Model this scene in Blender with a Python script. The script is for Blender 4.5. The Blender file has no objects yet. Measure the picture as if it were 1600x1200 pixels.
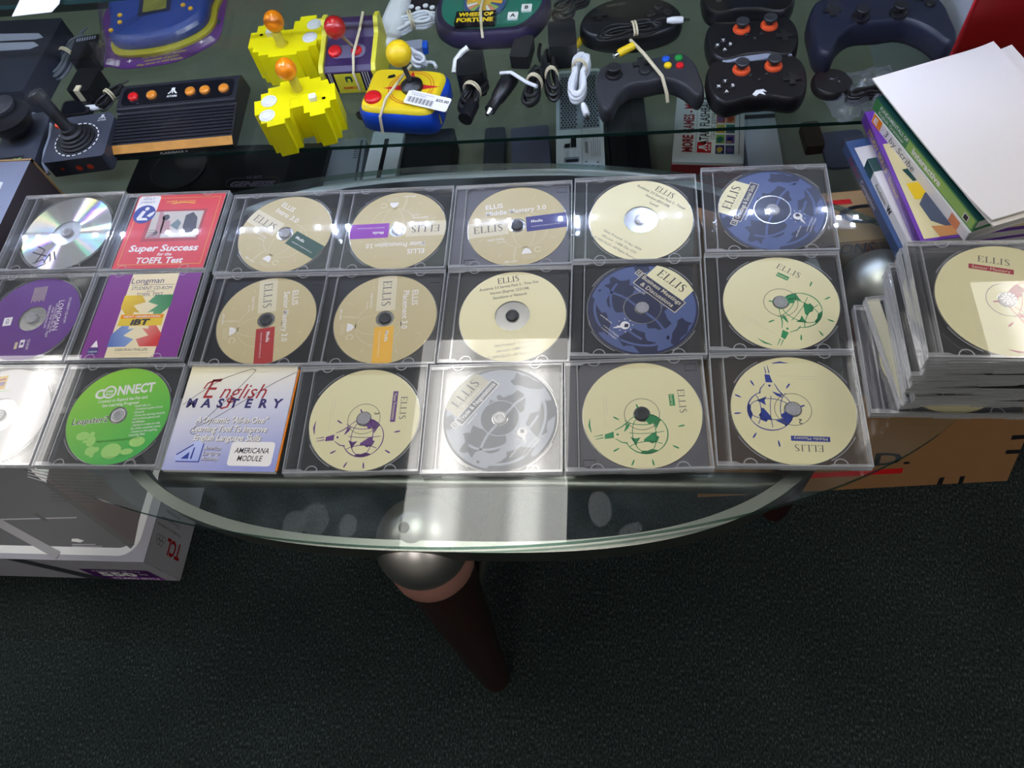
import bpy, math, random
from math import sin, cos, pi, radians as R_
from mathutils import Matrix, Vector
random.seed(7)
SC = bpy.context.scene
COL = SC.collection

# ------------------------------------------------------------------ camera
Z0 = 0.4604                      # height of the lids of the jewel cases above the floor
TZ = 0.450                       # top of the table glass
HC = 0.69668
CAMP = Vector((0, 0, Z0 + HC))
RT = Vector((0.99126792, 0.05681263, -0.11899681))
UP = Vector((0.00672812, 0.87945919, 0.47592675))
FW = Vector((-0.13169149, 0.47257154, -0.87139744))
cam_d = bpy.data.cameras.new('camera')
cam_d.sensor_width = 36.0
cam_d.lens = 27.0
cam_d.clip_start = 0.05
cam = bpy.data.objects.new('camera', cam_d)
COL.objects.link(cam)
cam.matrix_world = Matrix(((RT.x, UP.x, -FW.x, CAMP.x), (RT.y, UP.y, -FW.y, CAMP.y),
                           (RT.z, UP.z, -FW.z, CAMP.z), (0, 0, 0, 1)))
SC.camera = cam

# ------------------------------------------------------------------ world, view
SC.view_settings.view_transform = 'Standard'
SC.view_settings.look = 'None'
SC.view_settings.gamma = 1.0
SC.view_settings.use_curve_mapping = False
SC.view_settings.exposure = 0.0
SC.cycles.use_denoising = True
SC.cycles.max_bounces = 12
SC.cycles.transparent_max_bounces = 40
SC.cycles.caustics_reflective = False
SC.cycles.caustics_refractive = False
SC.cycles.sample_clamp_indirect = 60.0
W = bpy.data.worlds.new('world')
SC.world = W
W.use_nodes = True
W.node_tree.nodes['Background'].inputs[0].default_value = (0.5, 0.55, 0.6, 1)
W.node_tree.nodes['Background'].inputs[1].default_value = 0.05
PANEL_E = 6.5                    # ceiling troffers
LED_E = 850.0                    # chips of the led strip in the showcase


def at(px, py, z):
    """point of the plane at height z above the case lids that a pixel of the photo looks at"""
    d = FW + RT * ((px - 800) / 1200.0) - UP * ((py - 600) / 1200.0)
    t = (z - HC) / d.z
    return Vector((d.x * t, d.y * t, Z0 + z))


def ang(pa, pb, z):
    d = at(*pb, z) - at(*pa, z)
    return math.atan2(d.y, d.x)


# ------------------------------------------------------------------ materials
MATS = {}


def mk(name):
    m = bpy.data.materials.new(name)
    m.use_nodes = True
    MATS[name] = m
    return m, m.node_tree, m.node_tree.nodes['Principled BSDF']


def srgb(c):
    if isinstance(c, str):
        c = [int(c[i:i + 2], 16) / 255 for i in (0, 2, 4)]
    return tuple((x / 12.92 if x <= 0.04045 else ((x + 0.055) / 1.055) ** 2.4) for x in c[:3]) + (1,)


def M(name, col, rough=0.45, metal=0.0, spec=0.5, coat=0.0, bump=0.0, bscale=300.0, vary=0.0, vscale=40.0):
    if name in MATS:
        return name
    m, nt, p = mk(name)
    p.inputs['Base Color'].default_value = srgb(col)
    p.inputs['Roughness'].default_value = rough
    p.inputs['Metallic'].default_value = metal
    p.inputs['Specular IOR Level'].default_value = spec
    p.inputs['Coat Weight'].default_value = coat
    N, L = nt.nodes, nt.links
    tc = N.new('ShaderNodeTexCoord')
    ns = N.new('ShaderNodeTexNoise')
    ns.inputs['Scale'].default_value = vscale
    ns.inputs['Detail'].default_value = 4
    L.new(tc.outputs['Object'], ns.inputs['Vector'])
    if vary > 0:
        mx = N.new('ShaderNodeMix')
        mx.data_type = 'RGBA'
        c = srgb(col)
        mx.inputs[6].default_value = tuple(x * (1 - vary) for x in c[:3]) + (1,)
        mx.inputs[7].default_value = tuple(min(1, x * (1 + vary)) for x in c[:3]) + (1,)
        L.new(ns.outputs[0], mx.inputs[0])
        L.new(mx.outputs[2], p.inputs['Base Color'])
    if bump > 0:
        n2 = N.new('ShaderNodeTexNoise')
        n2.inputs['Scale'].default_value = bscale
        L.new(tc.outputs['Object'], n2.inputs['Vector'])
        b = N.new('ShaderNodeBump')
        b.inputs['Strength'].default_value = bump
        b.inputs['Distance'].default_value = 0.002
        L.new(n2.outputs[0], b.inputs['Height'])
        L.new(b.outputs[0], p.inputs['Normal'])
    return name


def clear(name, tint=(1, 1, 1), haze=0.0, hazecol=(.8, .82, .85), rough=0.02, ior=1.5, smudge_sheen=0.0):
    """thin clear plastic or glass: what is behind, a Fresnel reflection, a little haze"""
    m, nt, p = mk(name)
    N, L = nt.nodes, nt.links
    N.remove(p)
    out = N['Material Output']
    tr = N.new('ShaderNodeBsdfTransparent')
    tr.inputs[0].default_value = (*tint, 1)
    df = N.new('ShaderNodeBsdfDiffuse')
    df.inputs[0].default_value = (*hazecol, 1)
    gl = N.new('ShaderNodeBsdfGlossy')
    gl.inputs['Roughness'].default_value = rough
    m1 = N.new('ShaderNodeMixShader')
    m1.inputs[0].default_value = haze
    if smudge_sheen > 0:
        tc = N.new('ShaderNodeTexCoord')
        ns = N.new('ShaderNodeTexNoise')
        ns.inputs['Scale'].default_value = 14
        ns.inputs['Detail'].default_value = 6
        ns.inputs['Distortion'].default_value = 0.8
        L.new(tc.outputs['Object'], ns.inputs['Vector'])
        mr = N.new('ShaderNodeMapRange')
        mr.inputs[1].default_value = 0.48
        mr.inputs[2].default_value = 0.75
        mr.inputs[3].default_value = haze
        mr.inputs[4].default_value = haze + smudge_sheen
        L.new(ns.outputs[0], mr.inputs[0])
        L.new(mr.outputs[0], m1.inputs[0])
    fr = N.new('ShaderNodeFresnel')
    ge = N.new('ShaderNodeNewGeometry')             # both faces of a thin sheet mirror alike
    mi = N.new('ShaderNodeMapRange')
    mi.inputs[3].default_value = ior
    mi.inputs[4].default_value = 1 / ior
    L.new(ge.outputs['Backfacing'], mi.inputs[0])
    L.new(mi.outputs[0], fr.inputs[0])
    m2 = N.new('ShaderNodeMixShader')
    L.new(tr.outputs[0], m1.inputs[1])
    L.new(df.outputs[0], m1.inputs[2])
    L.new(fr.outputs[0], m2.inputs[0])
    L.new(m1.outputs[0], m2.inputs[1])
    L.new(gl.outputs[0], m2.inputs[2])
    L.new(m2.outputs[0], out.inputs[0])
    return name


def emis(name, col, e):
    m, nt, p = mk(name)
    p.inputs['Base Color'].default_value = (0, 0, 0, 1)
    p.inputs['Emission Color'].default_value = (*col, 1)
    p.inputs['Emission Strength'].default_value = e
    return name


clear('case_clear', (.99, .99, .99), 0.008, rough=0.012, ior=1.42)
clear('case_edge', (.93, .93, .94), 0.27, (.95, .96, .98), rough=0.07, ior=1.95)
clear('tray_clear', (.80, .80, .80), 0.045, (.55, .56, .6), rough=0.06, ior=1.45)
clear('hub_clear', (.85, .85, .85), 0.38, (.8, .8, .82), rough=0.1, ior=1.6)
clear('disc_clear', (.88, .88, .86), 0.15, (.7, .7, .7), rough=0.08, ior=1.5)
clear('table_glass', (.93, .965, .955), 0.010, (.66, .78, .84), rough=0.004, ior=1.52, smudge_sheen=0.04)  # smudges, plus bluish haze painted in for the ceiling's reflection
clear('glass_rim', (.25, .42, .37), 0.10, (.25, .4, .36), rough=0.05)
clear('shelf_glass', (.90, .95, .94), 0.01, (.5, .55, .55), rough=0.01, ior=1.4)
clear('pane_glass', (.97, .98, .98), 0.0, rough=0.004, ior=1.25)
clear('shelf_rim', (.10, .22, .20), 0.12, (.10, .3, .26), rough=0.1)
clear('blister', (.97, .97, .98), 0.015, (.7, .72, .8), rough=0.07, ior=1.5)
clear('poly_bag', (.85, .87, .9), 0.14, (.5, .53, .6), rough=0.2, ior=1.4)

BLK = M('black_plastic', '15161a', 0.38)
M('black_matte', '121317', 0.6)
M('black_tray', '191919', 0.3)
M('grey_tray', '55545a', 0.42)
M('dark_navy_plastic', '20232e', 0.45)
M('slate_plastic', '3a3e4a', 0.5)
M('charcoal', '2a2b30', 0.5)
M('white_plastic', 'e6e7ea', 0.35)
M('white_cord', 'dfe1e6', 0.4)
M('black_cord', '16171a', 0.45)
M('grey_cord', '5a6068', 0.5)
M('band', 'd3c7a8', 0.6)
M('white', 'ecebea', 0.55)
M('ink', '101015', 0.5)
M('inkgrey', '6d6a60', 0.6)
M('yellow', 'f4e808', 0.38)
M('orange', 'f58a10', 0.22, coat=.5)
M('red', 'd11c22', 0.3, coat=.3)
M('deep_red', '9a0c16', 0.5)
M('blue', '1f53b8', 0.35)
M('green', '1f8a3a', 0.4)
M('gold', 'e6c21a', 0.4)
M('wood_stripe', 'c58a3e', 0.4, vary=.25, vscale=90)
M('chrome', 'd8d8da', 0.12, 1.0)
M('steel', 'a5a39c', 0.34, 1.0, bump=.08, bscale=500)
M('steel_ball', 'cdc8c4', 0.38, 1.0)
M('copper', 'a5766a', 0.5, 0.15)
M('mahogany', '2b1312', 0.35, vary=.35, vscale=25, coat=.2)
M('paper', 'dfdad5', 0.8)
M('page', 'd9d5cc', 0.8)
M('card', '8f6740', 0.85, bump=.1, bscale=900, vary=.06)
M('card_inner', 'a98a60', 0.85)
M('khaki', '8a8b7b', 0.8, vary=.1)
M('yellow_spine', 'd8d4b8', 0.6)


def carpet():
    m, nt, p = mk('carpet')
    N, L = nt.nodes, nt.links
    tc = N.new('ShaderNodeTexCoord')
    mp = N.new('ShaderNodeMapping')
    mp.inputs['Scale'].default_value = (1, 0.5, 1)
    L.new(tc.outputs['Object'], mp.inputs[0])
    n1 = N.new('ShaderNodeTexNoise')
    n1.inputs['Scale'].default_value = 420
    n1.inputs['Detail'].default_value = 3
    n2 = N.new('ShaderNodeTexNoise')
    n2.inputs['Scale'].default_value = 5
    n2.inputs['Detail'].default_value = 5
    L.new(mp.outputs[0], n1.inputs['Vector'])
    L.new(tc.outputs['Object'], n2.inputs['Vector'])
    cr = N.new('ShaderNodeValToRGB')
    cr.color_ramp.elements[0].position = 0.40
    cr.color_ramp.elements[0].color = (0.012, 0.017, 0.017, 1)
    cr.color_ramp.elements[1].position = 0.78
    cr.color_ramp.elements[1].color = (0.110, 0.150, 0.145, 1)
    e = cr.color_ramp.elements.new(0.60)
    e.color = (0.032, 0.045, 0.044, 1)
    L.new(n1.outputs[0], cr.inputs[0])
    mx = N.new('ShaderNodeMix')
    mx.data_type = 'RGBA'
    mx.blend_type = 'MULTIPLY'
    mx.inputs[0].default_value = 1
    c2 = N.new('ShaderNodeValToRGB')
    c2.color_ramp.elements[0].position = .3
    c2.color_ramp.elements[0].color = (.75, .75, .75, 1)
    c2.color_ramp.elements[1].position = .7
    c2.color_ramp.elements[1].color = (1.1, 1.1, 1.1, 1)
    L.new(n2.outputs[0], c2.inputs[0])
    L.new(cr.outputs[0], mx.inputs[6])
    L.new(c2.outputs[0], mx.inputs[7])
    L.new(mx.outputs[2], p.inputs['Base Color'])
    p.inputs['Roughness'].default_value = 0.95
    p.inputs['Specular IOR Level'].default_value = 0.1
    b = N.new('ShaderNodeBump')
    b.inputs['Strength'].default_value = 0.9
    b.inputs['Distance'].default_value = 0.004
    L.new(n1.outputs[0], b.inputs['Height'])
    L.new(b.outputs[0], p.inputs['Normal'])


carpet()


def panel_mat():
    """prismatic troffer lens with two tubes showing through"""
    m, nt, p = mk('troffer_lens')
    N, L = nt.nodes, nt.links
    tc = N.new('ShaderNodeTexCoord')
    sx = N.new('ShaderNodeSeparateXYZ')
    L.new(tc.outputs['Object'], sx.inputs[0])
    a = N.new('ShaderNodeMath'); a.operation = 'ABSOLUTE'
    L.new(sx.outputs[0], a.inputs[0])
    s = N.new('ShaderNodeMath'); s.operation = 'SUBTRACT'; s.inputs[1].default_value = 0.155
    L.new(a.outputs[0], s.inputs[0])
    a2 = N.new('ShaderNodeMath'); a2.operation = 'ABSOLUTE'
    L.new(s.outputs[0], a2.inputs[0])
    mr = N.new('ShaderNodeMapRange')
    mr.interpolation_type = 'SMOOTHSTEP'
    mr.inputs[1].default_value = 0.02
    mr.inputs[2].default_value = 0.085
    mr.inputs[3].default_value = 1.0
    mr.inputs[4].default_value = 0.0
    L.new(a2.outputs[0], mr.inputs[0])
    # prism dots
    w = N.new('ShaderNodeVectorMath'); w.operation = 'SCALE'; w.inputs[3].default_value = 520
    L.new(tc.outputs['Object'], w.inputs[0])
    sw = N.new('ShaderNodeSeparateXYZ')
    L.new(w.outputs[0], sw.inputs[0])
    f1 = N.new('ShaderNodeMath'); f1.operation = 'SINE'
    f2 = N.new('ShaderNodeMath'); f2.operation = 'SINE'
    L.new(sw.outputs[0], f1.inputs[0])
    L.new(sw.outputs[1], f2.inputs[0])
    mm = N.new('ShaderNodeMath'); mm.operation = 'MULTIPLY'
    L.new(f1.outputs[0], mm.inputs[0])
    L.new(f2.outputs[0], mm.inputs[1])
    m3 = N.new('ShaderNodeMath'); m3.operation = 'MULTIPLY_ADD'
    m3.inputs[1].default_value = 0.35
    m3.inputs[2].default_value = 1.0
    L.new(mm.outputs[0], m3.inputs[0])
    m4 = N.new('ShaderNodeMath'); m4.operation = 'MULTIPLY'
    L.new(mr.outputs[0], m4.inputs[0])
    L.new(m3.outputs[0], m4.inputs[1])
    st = N.new('ShaderNodeMath'); st.operation = 'MULTIPLY_ADD'
    st.inputs[1].default_value = PANEL_E * 0.85
    st.inputs[2].default_value = PANEL_E * 0.72
    L.new(m4.outputs[0], st.inputs[0])
    p.inputs['Base Color'].default_value = (.8, .8, .8, 1)
    p.inputs['Emission Color'].default_value = (1.0, 0.97, 0.92, 1)
    L.new(st.outputs[0], p.inputs['Emission Strength'])


panel_mat()
emis('led_chip', (.60, .70, 1.0), LED_E)


def rainbow():
    """silver data side of a disc: the grooves split light, each colour mirrors about a normal tipped along the radius"""
    m, nt, p = mk('disc_data')
    N, L = nt.nodes, nt.links
    N.remove(p)
    out = N['Material Output']
    tc = N.new('ShaderNodeTexCoord')
    ge = N.new('ShaderNodeNewGeometry')
    ml = N.new('ShaderNodeVectorMath'); ml.operation = 'MULTIPLY'; ml.inputs[1].default_value = (1, 1, 0)
    L.new(tc.outputs['Object'], ml.inputs[0])
    nr = N.new('ShaderNodeVectorMath'); nr.operation = 'NORMALIZE'
    L.new(ml.outputs[0], nr.inputs[0])
    cur = None
    base = N.new('ShaderNodeBsdfGlossy')
    base.inputs['Color'].default_value = (.14, .13, .10, 1)
    base.inputs['Roughness'].default_value = .35
    cur = base.outputs[0]
    for k, c in ((.16, (.35, .05, .8)), (.20, (.05, .2, .9)), (.245, (.0, .75, .3)), (.28, (.7, .65, .0)), (.32, (.95, .2, .05)),
                 (.42, (.2, .1, .7)), (.50, (.0, .6, .3)), (.60, (.8, .25, .1))):
        for s in (1, -1):
            sc = N.new('ShaderNodeVectorMath'); sc.operation = 'SCALE'; sc.inputs[3].default_value = k * s
            L.new(nr.outputs[0], sc.inputs[0])
            ad = N.new('ShaderNodeVectorMath'); ad.operation = 'ADD'
            L.new(sc.outputs[0], ad.inputs[0])
            L.new(ge.outputs['Normal'], ad.inputs[1])
            n2 = N.new('ShaderNodeVectorMath'); n2.operation = 'NORMALIZE'
            L.new(ad.outputs[0], n2.inputs[0])
            g = N.new('ShaderNodeBsdfGlossy')
            g.inputs['Color'].default_value = (*[x * .10 for x in c], 1)
            g.inputs['Roughness'].default_value = .09
            L.new(n2.outputs[0], g.inputs['Normal'])
            a = N.new('ShaderNodeAddShader')
            L.new(cur, a.inputs[0])
            L.new(g.outputs[0], a.inputs[1])
            cur = a.outputs[0]
    L.new(cur, out.inputs[0])


rainbow()


def gradient(name, c0, c1, axis, a, b, c2=None, rough=.35):
    """a printed blend of inks across a cover (object coordinates)"""
    m, nt, p = mk(name)
    N, L = nt.nodes, nt.links
    tc = N.new('ShaderNodeTexCoord')
    d = N.new('ShaderNodeVectorMath'); d.operation = 'DOT_PRODUCT'
    d.inputs[1].default_value = axis
    L.new(tc.outputs['Object'], d.inputs[0])
    mr = N.new('ShaderNodeMapRange')
    mr.inputs[1].default_value = a
    mr.inputs[2].default_value = b
    L.new(d.outputs[1], mr.inputs[0])
    cr = N.new('ShaderNodeValToRGB')
    cr.color_ramp.elements[0].color = srgb(c0)
    cr.color_ramp.elements[1].color = srgb(c1)
    if c2:
        e = cr.color_ramp.elements.new(.5)
        e.color = srgb(c2)
    L.new(mr.outputs[0], cr.inputs[0])
    L.new(cr.outputs[0], p.inputs['Base Color'])
    p.inputs['Roughness'].default_value = rough
    return name


# ------------------------------------------------------------------ mesh builder
_txt = {}


def text_mesh(s, italic=0.0, bold=0.0):
    key = (s, italic, bold)
    if key not in _txt:
        cu = bpy.data.curves.new('t', 'FONT')
        cu.body = s
        cu.size = 1
        cu.resolution_u = 2
        cu.shear = italic
        cu.offset = bold
        ob = bpy.data.objects.new('t', cu)
        COL.objects.link(ob)
        dg = bpy.context.evaluated_depsgraph_get()
        me = bpy.data.meshes.new_from_object(ob.evaluated_get(dg))
        vs = [(v.co.x, v.co.y) for v in me.vertices]
        fs = [tuple(p.vertices) for p in me.polygons]
        bpy.data.objects.remove(ob)
        bpy.data.curves.remove(cu)
        bpy.data.meshes.remove(me)
        _txt[key] = (vs, fs)
    return _txt[key]


def smooth_closed(pts, n=4):
    out = []
    N = len(pts)
    for i in range(N):
        p0, p1, p2, p3 = (Vector(pts[(i + k - 1) % N]) for k in range(4))
        for j in range(n):
            t = j / n
            out.append(tuple(0.5 * ((2 * p1) + (p2 - p0) * t + (2 * p0 - 5 * p1 + 4 * p2 - p3) * t * t + (3 * p1 - p0 - 3 * p2 + p3) * t ** 3)))
    return out


def smooth_open(pts, n=6):
    P = [Vector(p) for p in pts]
    P = [2 * P[0] - P[1]] + P + [2 * P[-1] - P[-2]]
    out = []
    for i in range(1, len(P) - 2):
        p0, p1, p2, p3 = P[i - 1:i + 3]
        for j in range(n):
            t = j / n
            out.append(0.5 * ((2 * p1) + (p2 - p0) * t + (2 * p0 - 5 * p1 + 4 * p2 - p3) * t * t + (3 * p1 - p0 - 3 * p2 + p3) * t ** 3))
    out.append(P[-2])
    return out


def rrect(x0, x1, y0, y1, r, n=4):
    pts = []
    for cx, cy, a0 in ((x1 - r, y1 - r, 0), (x0 + r, y1 - r, 90), (x0 + r, y0 + r, 180), (x1 - r, y0 + r, 270)):
        for k in range(n + 1):
            a = R_(a0 + 90 * k / n)
            pts.append((cx + r * cos(a), cy + r * sin(a)))
    return pts


def circ(cx, cy, r, n=24, ry=None):
    ry = r if ry is None else ry
    return [(cx + r * cos(2 * pi * k / n), cy + ry * sin(2 * pi * k / n)) for k in range(n)]


class MB:
    def __init__(self):
        self.v, self.f, self.fm, self.fs, self.mats = [], [], [], [], []
        self.M = Matrix()

    def mi(self, m):
        if m not in self.mats:
            self.mats.append(m)
        return self.mats.index(m)

    def add(self, vs, fs, m, smooth=False):
        o = len(self.v)
        for v in vs:
            self.v.append(tuple(self.M @ Vector(v)))
        k = self.mi(m)
        for f in fs:
            self.f.append(tuple(i + o for i in f))
            self.fm.append(k)
            self.fs.append(smooth)
        return self

    def box(self, x0, x1, y0, y1, z0, z1, m, top=None):
        vs = [(x0, y0, z0), (x1, y0, z0), (x1, y1, z0), (x0, y1, z0), (x0, y0, z1), (x1, y0, z1), (x1, y1, z1), (x0, y1, z1)]
        fs = [(3, 2, 1, 0), (0, 1, 5, 4), (1, 2, 6, 5), (2, 3, 7, 6), (3, 0, 4, 7)]
        self.add(vs, fs, m)
        return self.add(vs[4:], [(0, 1, 2, 3)], top or m)

    def prism(self, pts, z0, z1, m, top=None, side_smooth=False):
        n = len(pts)
        vs = [(x, y, z0) for x, y in pts] + [(x, y, z1) for x, y in pts]
        self.add(vs, [(i, (i + 1) % n, n + (i + 1) % n, n + i) for i in range(n)], m, side_smooth)
        self.add(vs[n:], [tuple(range(n))], top or m)
        return self.add(vs[:n], [tuple(reversed(range(n)))], m)

    def ringprism(self, po, pi_, z0, z1, m, top=None):
        n = len(po)
        vs = [(x, y, z0) for x, y in po] + [(x, y, z1) for x, y in po] + [(x, y, z0) for x, y in pi_] + [(x, y, z1) for x, y in pi_]
        S, T = [], []
        for i in range(n):
            j = (i + 1) % n
            S += [(i, j, n + j, n + i), (2 * n + j, 2 * n + i, 3 * n + i, 3 * n + j), (j, i, 2 * n + i, 2 * n + j)]
            T.append((n + i, n + j, 3 * n + j, 3 * n + i))
        self.add(vs, S, m, False)
        return self.add(vs, T, top or m)

    def ann(self, r0, r1, z, m, n=72):
        vs, fs = [], []
        for k in range(n):
            a = 2 * pi * k / n
            vs += [(r0 * cos(a), r0 * sin(a), z), (r1 * cos(a), r1 * sin(a), z)]
        for k in range(n):
            j = (k + 1) % n
            fs.append((2 * k, 2 * k + 1, 2 * j + 1, 2 * j))
        return self.add(vs, fs, m)

    def poly(self, pts, z, m):
        ar = sum(pts[i][0] * pts[(i + 1) % len(pts)][1] - pts[(i + 1) % len(pts)][0] * pts[i][1] for i in range(len(pts)))
        if ar < 0:
            pts = list(reversed(pts))
        return self.add([(x, y, z) for x, y in pts], [tuple(range(len(pts)))], m)

    def rect(self, x0, x1, y0, y1, z, m):
        return self.poly([(x0, y0), (x1, y0), (x1, y1), (x0, y1)], z, m)

    def stroke(self, pts, w, z, m):
        n = len(pts)
        ws = w if isinstance(w, (list, tuple)) else [w] * n
        vs = []
        for i in range(n):
            a, b = pts[max(0, i - 1)], pts[min(n - 1, i + 1)]
            d = Vector((b[0] - a[0], b[1] - a[1]))
            d = d.normalized() if d.length > 1e-9 else Vector((1, 0))
            p = Vector((-d.y, d.x)) * ws[i] / 2
            vs += [(pts[i][0] - p.x, pts[i][1] - p.y, z), (pts[i][0] + p.x, pts[i][1] + p.y, z)]
        return self.add(vs, [(2 * i, 2 * i + 2, 2 * i + 3, 2 * i + 1) for i in range(n - 1)], m)

    def text(self, s, x, y, h, z, m, w=None, rot=0.0, italic=0.0, bold=0.0, align='c', serif=False):
        """cap height h, optionally fitted to width w; x, y = middle (or left end) of the line"""
        if serif:
            return self.serif(s, x, y, h, z, m, w, rot, align)
        vs, fs = text_mesh(s, italic, bold)
        if not vs:
            return self
        x0, x1 = min(v[0] for v in vs), max(v[0] for v in vs)
        k = h / 0.70
        kx = k if w is None else w / (x1 - x0)
        wd = (x1 - x0) * kx
        off = -wd / 2 if align == 'c' else 0
        c, s_ = cos(rot), sin(rot)
        out = []
        for a, b in vs:
            u, v = (a - x0) * kx + off, b * k - h / 2
            out.append((x + u * c - v * s_, y + u * s_ + v * c, z))
        return self.add(out, fs, m)

    def serif(self, s, x, y, h, z, m, w, rot, align):
        """roman capitals with serifs for E, L, I, S"""
        adv = {'E': .74, 'L': .72, 'I': .44, 'S': .62, ' ': .4}
        tot = sum(adv[c] for c in s) * h
        kx = 1 if w is None else w / tot
        cur = -tot / 2 if align == 'c' else 0
        sv = self.M.copy()
        self.M = self.M @ Matrix.Translation((x, y, 0)) @ Matrix.Rotation(rot, 4, 'Z') @ Matrix.Diagonal((kx, 1, 1, 1)) @ Matrix.Translation((0, -h / 2, 0))
        T, t = .13 * h, .045 * h
        for c in s:
            X = cur + .06 * h
            if c in 'ELI':
                self.rect(X + .08 * h, X + .08 * h + T, 0, h, z, m)
                self.rect(X, X + .28 * h, 0, t, z, m)
                self.rect(X, X + .28 * h, h - t, h, z, m)
            if c in 'EL':
                self.rect(X + .2 * h, X + .6 * h, 0, t, z, m)
                self.poly([(X + .6 * h, 0), (X + .64 * h, .24 * h), (X + .6 * h, .24 * h), (X + .5 * h, t)], z, m)
            if c == 'E':
                self.rect(X + .2 * h, X + .56 * h, h - t, h, z, m)
                self.poly([(X + .58 * h, h), (X + .60 * h, .8 * h), (X + .56 * h, .8 * h), (X + .48 * h, h - t)], z, m)
                self.rect(X + .2 * h, X + .46 * h, .5 * h, .5 * h + t, z, m)
                self.rect(X + .44 * h, X + .47 * h, .4 * h, .62 * h, z, m)
            if c == 'S':
                P = smooth_open([(.44, .80), (.38, .95), (.24, .98), (.10, .90), (.09, .72), (.25, .55), (.41, .38), (.44, .18), (.30, .03), (.14, .04), (.06, .22)], 4)
                n = len(P)
                self.stroke([(X + p.x * h, p.y * h) for p in P], [(.05 + .09 * math.sin(pi * i / (n - 1)) ** 2) * h for i in range(n)], z, m)
            cur += adv[c] * h
        self.M = sv
        return self

    def lathe(self, prof, m, n=32, cap=True, smooth=True):
        vs, fs = [], []
        for r, z in prof:
            for k in range(n):
                a = 2 * pi * k / n
                vs.append((r * cos(a), r * sin(a), z))
        for i in range(len(prof) - 1):
            for k in range(n):
                j = (k + 1) % n
                fs.append((i * n + k, i * n + j, (i + 1) * n + j, (i + 1) * n + k))
        self.add(vs, fs, m, smooth)
        if cap:
            L = (len(prof) - 1) * n
            self.add(vs[L:], [tuple(range(n))], m)
            self.add(vs[:n], [tuple(reversed(range(n)))], m)
        return self

    def sphere(self, c, r, m, n=24, s=(1, 1, 1)):
        vs, fs = [], []
        h = n // 2
        for i in range(h + 1):
            t = pi * i / h
            for k in range(n):
                a = 2 * pi * k / n
                vs.append((c[0] + r * s[0] * sin(t) * cos(a), c[1] + r * s[1] * sin(t) * sin(a), c[2] + r * s[2] * cos(t)))
        for i in range(h):
            for k in range(n):
                j = (k + 1) % n
                fs.append((i * n + k, (i + 1) * n + k, (i + 1) * n + j, i * n + j))
        return self.add(vs, fs, m, True)

    def tube(self, pts, r, m, n=8, closed=False, cap=True):
        P = [Vector(p) for p in pts]
        N = len(P)
        rs = r if isinstance(r, (list, tuple)) else [r] * N
        vs, fs = [], []
        prev = None
        for i in range(N):
            if closed:
                d = P[(i + 1) % N] - P[i - 1]
            else:
                d = P[min(N - 1, i + 1)] - P[max(0, i - 1)]
            d = d.normalized() if d.length > 1e-9 else Vector((0, 0, 1))
            if prev is None:
                u = d.orthogonal().normalized()
            else:
                u = prev - d * prev.dot(d)
                u = u.normalized() if u.length > 1e-6 else d.orthogonal().normalized()
            prev = u
            w = d.cross(u)
            for k in range(n):
                a = 2 * pi * k / n
                vs.append(tuple(P[i] + (u * cos(a) + w * sin(a)) * rs[i]))
        for i in range(N if closed else N - 1):
            i2 = (i + 1) % N
            for k in range(n):
                j = (k + 1) % n
                fs.append((i * n + k, i * n + j, i2 * n + j, i2 * n + k))
        self.add(vs, fs, m, True)
        if cap and not closed:
            self.add(vs[:n], [tuple(reversed(range(n)))], m)
            self.add(vs[-n:], [tuple(range(n))], m)
        return self

    def pillow(self, outline, layers, m, top=None):
        """stack of inset copies of a closed outline: layers = [(z, inset)]"""
        n = len(outline)
        nor = []
        ar = sum(outline[i][0] * outline[(i + 1) % n][1] - outline[(i + 1) % n][0] * outline[i][1] for i in range(n))
        if ar < 0:
            outline = list(reversed(outline))
        for i in range(n):
            a, b = outline[i - 1], outline[(i + 1) % n]
            d = Vector((b[0] - a[0], b[1] - a[1])).normalized()
            nor.append((-d.y, d.x))
        vs, fs = [], []
        for z, ins in layers:
            vs += [(outline[i][0] + nor[i][0] * ins, outline[i][1] + nor[i][1] * ins, z) for i in range(n)]
        for l in range(len(layers) - 1):
            for i in range(n):
                j = (i + 1) % n
                fs.append((l * n + i, l * n + j, (l + 1) * n + j, (l + 1) * n + i))
        self.add(vs, fs, m, True)
        L = (len(layers) - 1) * n
        self.add(vs[L:], [tuple(range(n))], top or m, False)
        return self.add(vs[:n], [tuple(reversed(range(n)))], m)

    def build(self, name, parent=None, loc=None, rot=None, bevel=0.0, seg=2, angle=35):
        me = bpy.data.meshes.new(name)
        me.from_pydata(self.v, [], self.f)
        for m in self.mats:
            me.materials.append(MATS[m])
        me.polygons.foreach_set('material_index', self.fm)
        me.polygons.foreach_set('use_smooth', self.fs)
        me.update()
        if any(self.fs):
            me.set_sharp_from_angle(angle=R_(45))
        o = bpy.data.objects.new(name, me)
        COL.objects.link(o)
        if parent:
            o.parent = parent
        if loc is not None:
            o.location = loc
        if rot is not None:
            o.rotation_euler = rot if isinstance(rot, (tuple, list)) else (0, 0, rot)
        if bevel:
            b = o.modifiers.new('bevel', 'BEVEL')
            b.width = bevel
            b.segments = seg
            b.limit_method = 'ANGLE'
            b.angle_limit = R_(angle)
        return o


def tag(o, label, cat, group=None):
    o['label'] = label
    o['category'] = cat
    if group:
        o['group'] = group
    return o


def thing(name, label, cat, loc, rot=0.0, group=None):
    o = bpy.data.objects.new(name, None)
    o.empty_display_size = 0.02
    COL.objects.link(o)
    o.location = loc
    o.rotation_euler = rot if isinstance(rot, (tuple, list)) else (0, 0, rot)
    return tag(o, label, cat, group)


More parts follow.
